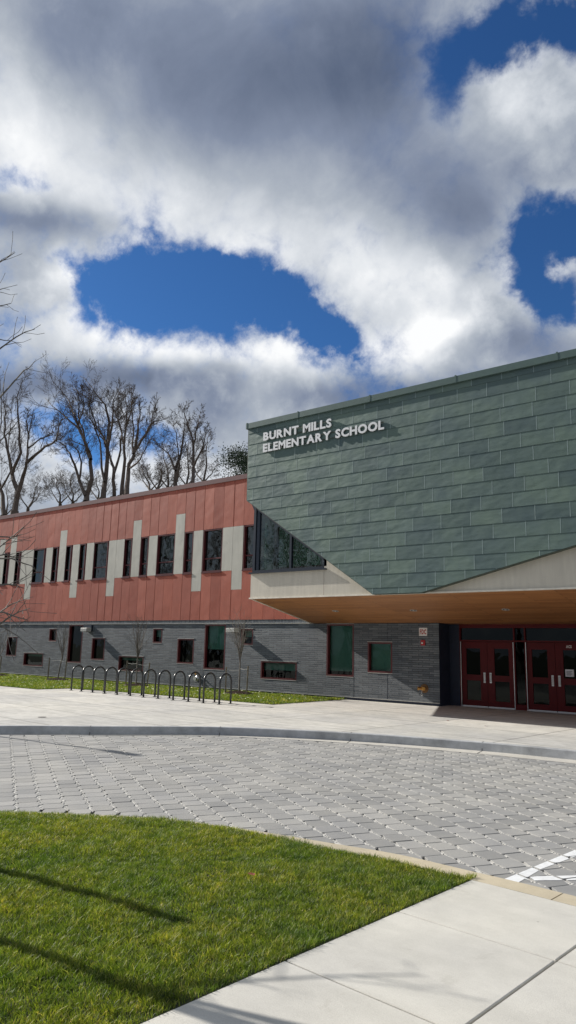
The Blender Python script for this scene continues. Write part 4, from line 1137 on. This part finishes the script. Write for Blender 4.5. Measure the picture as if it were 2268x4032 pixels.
# tree standing left of the view: its branch tips reach in, its shadow and stake shadows cross the lawn
ft = empty('street_tree', (-7.0, 2.58, LOW)); tag(ft, 'bare young tree whose branch tips reach in from the left edge', 'tree')
mb = MB(); mb.tube([(-7.0, 2.58, LOW), (-6.97, 2.58, 2), (-7.02, 2.56, 4.2), (-7.0, 2.6, 6.0), (-6.95, 2.62, 6.9)], [.06, .05, .036, .02, .008], 9); mb.build('trunk', 'bark_pale', ft, smooth=True)
FG = dict(sides=[5, 4, 3], depth=1, n=[6], start=[.3], len=[(.10, .22)], ang=(25, 50), seg=[3], wob=.12, up=.02, thick=.02, rmin=.0022)
mb = MB(); rgf = random.Random(9)
tips = [((38, 635), (-5, 662), 3.6), ((10, 725), (-12, 733), 3.5), ((28, 763), (-10, 771), 3.6), ((87, 828), (40, 848), 3.7), ((30, 857), (-8, 852), 3.7), ((85, 912), (60, 932), 3.6),
        ((52, 1050), (0, 1110), 3.5), ((60, 1325), (0, 1375), 3.2), ((55, 1345), (0, 1350), 3.2), ((60, 1400), (10, 1395), 3.3), ((85, 1425), (30, 1405), 3.4), ((60, 1480), (20, 1470), 3.3),
        ((75, 1530), (20, 1555), 3.2), ((55, 1510), (0, 1540), 3.2), ((70, 1560), (10, 1540), 3.1), ((45, 1600), (-5, 1570), 3.1)]
for (tx, ty), (mx_, my), Y in tips:
    t_ = at(tx, ty, Y); m_ = at(mx_, my, Y-.08); out = m_+(m_-t_).normalized()*.35; out.z -= .1
    zb = max(1.6, out.z-.7); s0 = Vector((-7.0, 2.58, zb))
    P = [s0, s0.lerp(out, .5)+Vector((0, 0, .05)), out, m_, m_.lerp(t_, .5)+Vector((0, 0, rgf.uniform(-.02, .015))), t_]
    grow(mb, P, [.018, .014, .010, .0065, .005, .003], 0, rgf, FG)
for k in range(16):
    z = 1.9+k*.3; a = rgf.uniform(1.6, 5.0); d = Vector((math.cos(a), math.sin(a), .6)); P, _ = seg_path(Vector((-7.0, 2.58, z)), d, 1.5-.12*k*.5, 6, .08, .05, rgf)
    grow(mb, P, [.018-.002*j for j in range(7)], 0, rgf, dict(FG, depth=2, n=[5, 3], len=[(.3, .5), (.3, .5)], seg=[4, 3], start=[.2, .2]))
mb.build('crown', 'bark_pale', ft)
for sx, sy, lab in ((-6.55, 3.58, 'round wooden stake beyond the young tree at the left edge'), (-6.75, 1.70, 'round wooden stake on the near side of the young tree at the left edge')):
    mb = MB(); mb.tube([(sx, sy, LOW), (sx, sy, 1.30)], .06, 10); o = mb.build('tree_stake', 'stake_wood'); tag(o, lab, 'stake', 'stakes of the foreground tree')

# street lamp out of view at left whose shadow falls on the pavers
lp = empty('street_lamp', (-22.0, 7.55, 0)); tag(lp, 'dark street lamp standing left of the view by the driveway', 'street lamp')
mb = MB(); mb.tube([(-22.0, 7.55, 0), (-22.0, 7.55, 5.75)], [.055, .04], 12); mb.build('pole', 'black_steel', lp)
mb = MB(); mb.box(-22.06, -21.2, 7.44, 7.66, 5.75, 5.83); mb.build('lamp_head', 'black_steel', lp, bevel=.02)
# drain cover in the plaza
mb = MB(); mb.lathe((-15.61, 10.47, .001), (0, 0, 1), [(.10, 0), (.10, .005)], 16); tag(mb.build('drain_cover', 'iron'), 'small dark round drain cover set in the plaza concrete', 'drain cover')

# bare trees across the road, seen only as reflections in the upper windows
mbt = MB(); rgb_ = random.Random(77); P, _ = seg_path(Vector((0, 0, 0)), Vector((0, 0, 1)), 17, 9, .05, .05, rgb_)
grow(mbt, P, [.35*(1-.9*j/9)+.02 for j in range(10)], 0, rgb_, dict(BIG, n=[22, 9, 5, 2], start=[.2, .2, .15, .1], len=[(.3, .5), (.35, .6), (.35, .6), (.35, .6)], depth=3, thick=.016, rmin=.02, ang=(25, 60)))
rt = empty('roadside_tree', (0, 0, 0)); 
tr_ = MB(); tr_.tube([(0, 0, -.4), (0, 0, 3)], [.45, .36], 9); tr_.build('trunk', 'bark_dark', rt)
mbt.build('crown', 'bark_dark', rt)
for k in range(14):
    t = rt if k == 0 else copy_tree(rt)
    t.location = (-78+k*7.5+rgb_.uniform(-2, 2), -20+rgb_.uniform(-7, 5), 0); t.rotation_euler = (0, 0, rgb_.uniform(0, 6.28)); sc = rgb_.uniform(.8, 1.15); t.scale = (sc, sc, sc)
    tag(t, 'bare roadside tree mirrored in the upper windows', 'tree', 'bare trees across the road')

# ------------------------------------------------------------------ camera
cam = bpy.data.cameras.new('camera'); co = bpy.data.objects.new('camera', cam); COL.objects.link(co)
cam.sensor_fit = 'VERTICAL'; cam.sensor_height = 36; cam.sensor_width = 20.25; cam.lens = 1800/2576*36
cam.clip_start = .05; cam.clip_end = 4000
co.matrix_world = Matrix(((cr.x, cup.x, -cf.x, CL.x), (cr.y, cup.y, -cf.y, CL.y), (cr.z, cup.z, -cf.z, CL.z), (0, 0, 0, 1)))
S.camera = co

# ------------------------------------------------------------------ sun
sv = Vector((-1, -.117, .54)).normalized()      # towards the sun
sl = bpy.data.lights.new('sun', 'SUN'); sl.energy = 4.9; sl.angle = R(.53); sl.color = (1, .95, .87)
so = bpy.data.objects.new('sun', sl); COL.objects.link(so); so.rotation_euler = sv.to_track_quat('Z', 'Y').to_euler()
so.location = (-30, -5, 40)

# ------------------------------------------------------------------ sky: NISHITA plus broken cloud as a function of direction
w = bpy.data.worlds.new('World'); S.world = w; w.use_nodes = True; nt = w.node_tree
bg = nt.nodes['Background']
sky = nd(nt, 'ShaderNodeTexSky', sky_type='NISHITA'); sky.sun_disc = False
sky.sun_elevation = math.asin(sv.z); sky.sun_rotation = math.atan2(sv.x, sv.y)
sky.altitude = 100; sky.air_density = 1.0; sky.dust_density = .4; sky.ozone_density = 2.5
D = coord(nt, 'Generated')
def vdot(v, c):
    n = nd(nt, 'ShaderNodeVectorMath', operation='DOT_PRODUCT'); lk(nt, v, n.inputs[0]); n.inputs[1].default_value = tuple(c); return n.outputs['Value']
wz = math_(nt, 'MAXIMUM', vdot(D, cf), .12)
u = math_(nt, 'DIVIDE', vdot(D, cr), wz); v = math_(nt, 'DIVIDE', vdot(D, cup), wz)
cmb = nd(nt, 'ShaderNodeCombineXYZ'); lk(nt, u, cmb.inputs[0]); lk(nt, v, cmb.inputs[1])
UV = cmb.outputs[0]
# domain warp for ragged edges
def nvec(scale, detail, amt, src):
    n = nd(nt, 'ShaderNodeTexNoise'); n.inputs['Scale'].default_value = scale; n.inputs['Detail'].default_value = detail; n.inputs['Roughness'].default_value = .6
    lk(nt, src, n.inputs['Vector'])
    s = nd(nt, 'ShaderNodeVectorMath', operation='SUBTRACT'); lk(nt, n.outputs['Color'], s.inputs[0]); s.inputs[1].default_value = (.5, .5, .5)
    m = nd(nt, 'ShaderNodeVectorMath', operation='SCALE'); lk(nt, s.outputs[0], m.inputs[0]); m.inputs['Scale'].default_value = amt
    return m.outputs[0]
a_ = nd(nt, 'ShaderNodeVectorMath', operation='ADD'); lk(nt, UV, a_.inputs[0]); lk(nt, nvec(13, 10, .11, D), a_.inputs[1])
WUV = a_.outputs[0]
def gauss(x, y, rx, ry, rot=0, src=None):
    n = nd(nt, 'ShaderNodeMapping', vector_type='TEXTURE'); n.inputs['Location'].default_value = ((x-724.5)/FPX, -(y-1288)/FPX, 0)
    n.inputs['Rotation'].default_value = (0, 0, R(rot)); n.inputs['Scale'].default_value = (rx/FPX, ry/FPX, 1e3)
    lk(nt, src or WUV, n.inputs['Vector'])
    q = nd(nt, 'ShaderNodeVectorMath', operation='DOT_PRODUCT'); lk(nt, n.outputs[0], q.inputs[0]); lk(nt, n.outputs[0], q.inputs[1])
    return math_(nt, 'POWER', 2.718, math_(nt, 'MULTIPLY', q.outputs['Value'], -1.))
def total(items, src=None):
    t = None
    for it in items:
        g_ = math_(nt, 'MULTIPLY', gauss(*it[1:], src=src), it[0])
        t = g_ if t is None else math_(nt, 'ADD', t, g_)
    return t
BLUE = [(1.25, 300, 715, 165, 100, 0), (1.3, 480, 730, 230, 112, -6), (1.15, 700, 775, 170, 78, -25), (1.0, 845, 838, 85, 40, -15),
        (1.35, 1350, 60, 190, 110, 0), (.8, 1190, 150, 90, 80, 20), (1.15, 1440, 590, 120, 120, 20), (.85, 1330, 640, 85, 120, 0), (.8, 1420, 770, 110, 60, -20),
        (.9, 190, 1095, 110, 60, 0), (.6, 400, 1090, 70, 40, 0), (.5, 60, 1050, 90, 45, 0), (.65, 1100, 230, 55, 130, 10), (.45, 40, 460, 70, 25, -20),
        (.45, 230, 1150, 90, 30, 0), (.8, 1600, 60, 150, 200, 0)]
ADD = [(.85, 1290, 270, 100, 100, 20), (.6, 1390, 380, 110, 75, 0), (.35, 1360, 150, 45, 55, 0), (.8, 120, 720, 70, 60, 0), (.5, 1440, 660, 40, 30, 0), (.35, 745, 800, 40, 16, 0), (.6, 1240, 790, 70, 45, 0), (.4, 1350, 40, 30, 60, 20)]
blue = math_(nt, 'SUBTRACT', total(BLUE), total(ADD))
fb = noise(nt, D, 4.5, 10, .6, .3); fb2 = noise(nt, D, 16, 9, .66, .25)
wd = nd(nt, 'ShaderNodeVectorMath', operation='ADD'); lk(nt, D, wd.inputs[0]); lk(nt, nvec(11, 6, .10, D), wd.inputs[1])
vo = nd(nt, 'ShaderNodeTexVoronoi', feature='F1'); vo.normalize = True; vo.inputs['Scale'].default_value = 11
vo.inputs['Detail'].default_value = 2; vo.inputs['Roughness'].default_value = .6; lk(nt, wd.outputs[0], vo.inputs['Vector'])
puff = math_(nt, 'SUBTRACT', .29, vo.outputs['Distance'])
calm = math_(nt, 'SUBTRACT', 1.0, math_(nt, 'MULTIPLY', gauss(620, 230, 720, 330, -12, src=UV), .82))
puff = math_(nt, 'MULTIPLY', puff, calm)
C = math_(nt, 'SUBTRACT', 1.0, blue)
C = math_(nt, 'ADD', C, math_(nt, 'MULTIPLY', math_(nt, 'SUBTRACT', fb, .5), .8))
C = math_(nt, 'ADD', C, math_(nt, 'MULTIPLY', math_(nt, 'MULTIPLY', math_(nt, 'SUBTRACT', fb2, .5), calm), 1.5))
C = math_(nt, 'ADD', C, math_(nt, 'MULTIPLY', puff, 1.9))
cov = nd(nt, 'ShaderNodeMapRange', interpolation_type='SMOOTHSTEP'); lk(nt, C, cov.inputs['Value'])
cov.inputs['From Min'].default_value = .06; cov.inputs['From Max'].default_value = .98
# brightness: thin edges glow white, thick parts grey; plus large light and dark areas
BR = [(.22, 560, 880, 330, 36, 2), (.25, 1120, 830, 190, 36, 5), (.25, 130, 690, 70, 50, 0), (.30, 60, 330, 260, 150, -20), (.25, 200, 480, 260, 90, -25), (.22, 620, 560, 330, 90, -18), (.22, 900, 680, 240, 110, -35), (.38, 1290, 270, 110, 120, 0), (.25, 1110, 720, 180, 110, 0),
      (.30, 130, 730, 110, 90, 0), (.22, 330, 860, 240, 60, -8), (.22, 760, 890, 280, 55, 0), (.25, 1080, 830, 170, 60, 20), (.20, 650, 1000, 120, 60, 0), (.30, 420, 1180, 420, 70, 0), (.15, 30, 150, 90, 200, 0), (.2, 20, 870, 80, 60, 0)]
DK = [(.18, 700, 150, 500, 200, 0), (.16, 560, 960, 500, 40, 2), (.30, 980, 180, 230, 230, 20), (.22, 640, 240, 260, 160, 10), (.30, 90, 545, 220, 45, -8), (.38, 330, 935, 170, 45, 5), (.25, 60, 990, 160, 60, 0), (.28, 1300, 860, 180, 55, -10), (.25, 1180, 520, 150, 120, 0), (.25, 820, 980, 230, 35, 8), (.12, 350, 60, 300, 120, 0), (.22, 560, 1010, 70, 80, 0)]
a2 = nd(nt, 'ShaderNodeVectorMath', operation='ADD'); lk(nt, UV, a2.inputs[0]); lk(nt, nvec(4, 5, .09, D), a2.inputs[1])
B = math_(nt, 'SUBTRACT', total(BR, a2.outputs[0]), total(DK, a2.outputs[0]))
edge_ = nd(nt, 'ShaderNodeMapRange', interpolation_type='SMOOTHSTEP'); lk(nt, C, edge_.inputs['Value'])
edge_.inputs['From Min'].default_value = .45; edge_.inputs['From Max'].default_value = 1.15; edge_.inputs['To Min'].default_value = .22; edge_.inputs['To Max'].default_value = 0
B = math_(nt, 'ADD', math_(nt, 'ADD', B, .47), edge_.outputs[0])
B = math_(nt, 'ADD', B, math_(nt, 'MULTIPLY', puff, 1.1))
B = math_(nt, 'ADD', B, math_(nt, 'MULTIPLY', math_(nt, 'SUBTRACT', noise(nt, D, 6, 8, .6, .4), .5), .50))
B = math_(nt, 'ADD', B, math_(nt, 'MULTIPLY', math_(nt, 'MULTIPLY', math_(nt, 'SUBTRACT', fb2, .5), calm), .6))
cc = ramp(nt, B, [(0, (.10, .13, .20)), (.3, (.21, .25, .34)), (.55, (.40, .44, .50)), (.8, (.66, .69, .73)), (1, (.90, .91, .92))])
skyc = nd(nt, 'ShaderNodeVectorMath', operation='MULTIPLY'); lk(nt, sky.outputs[0], skyc.inputs[0]); skyc.inputs[1].default_value = (.21, .42, .67)
K = 8.0   # cloud radiance relative to the sky texture (background strength 0.1)
cs = nd(nt, 'ShaderNodeVectorMath', operation='SCALE'); lk(nt, cc, cs.inputs[0]); cs.inputs['Scale'].default_value = K
mix = mixc(nt, cov.outputs[0], skyc.outputs[0], cs.outputs[0])
lk(nt, mix, bg.inputs['Color']); bg.inputs['Strength'].default_value = .1
w.cycles.sampling_method = 'MANUAL'; w.cycles.sample_map_resolution = 512

S.view_settings.view_transform = 'Standard'; S.view_settings.look = 'None'; S.view_settings.exposure = .45; S.view_settings.gamma = 1
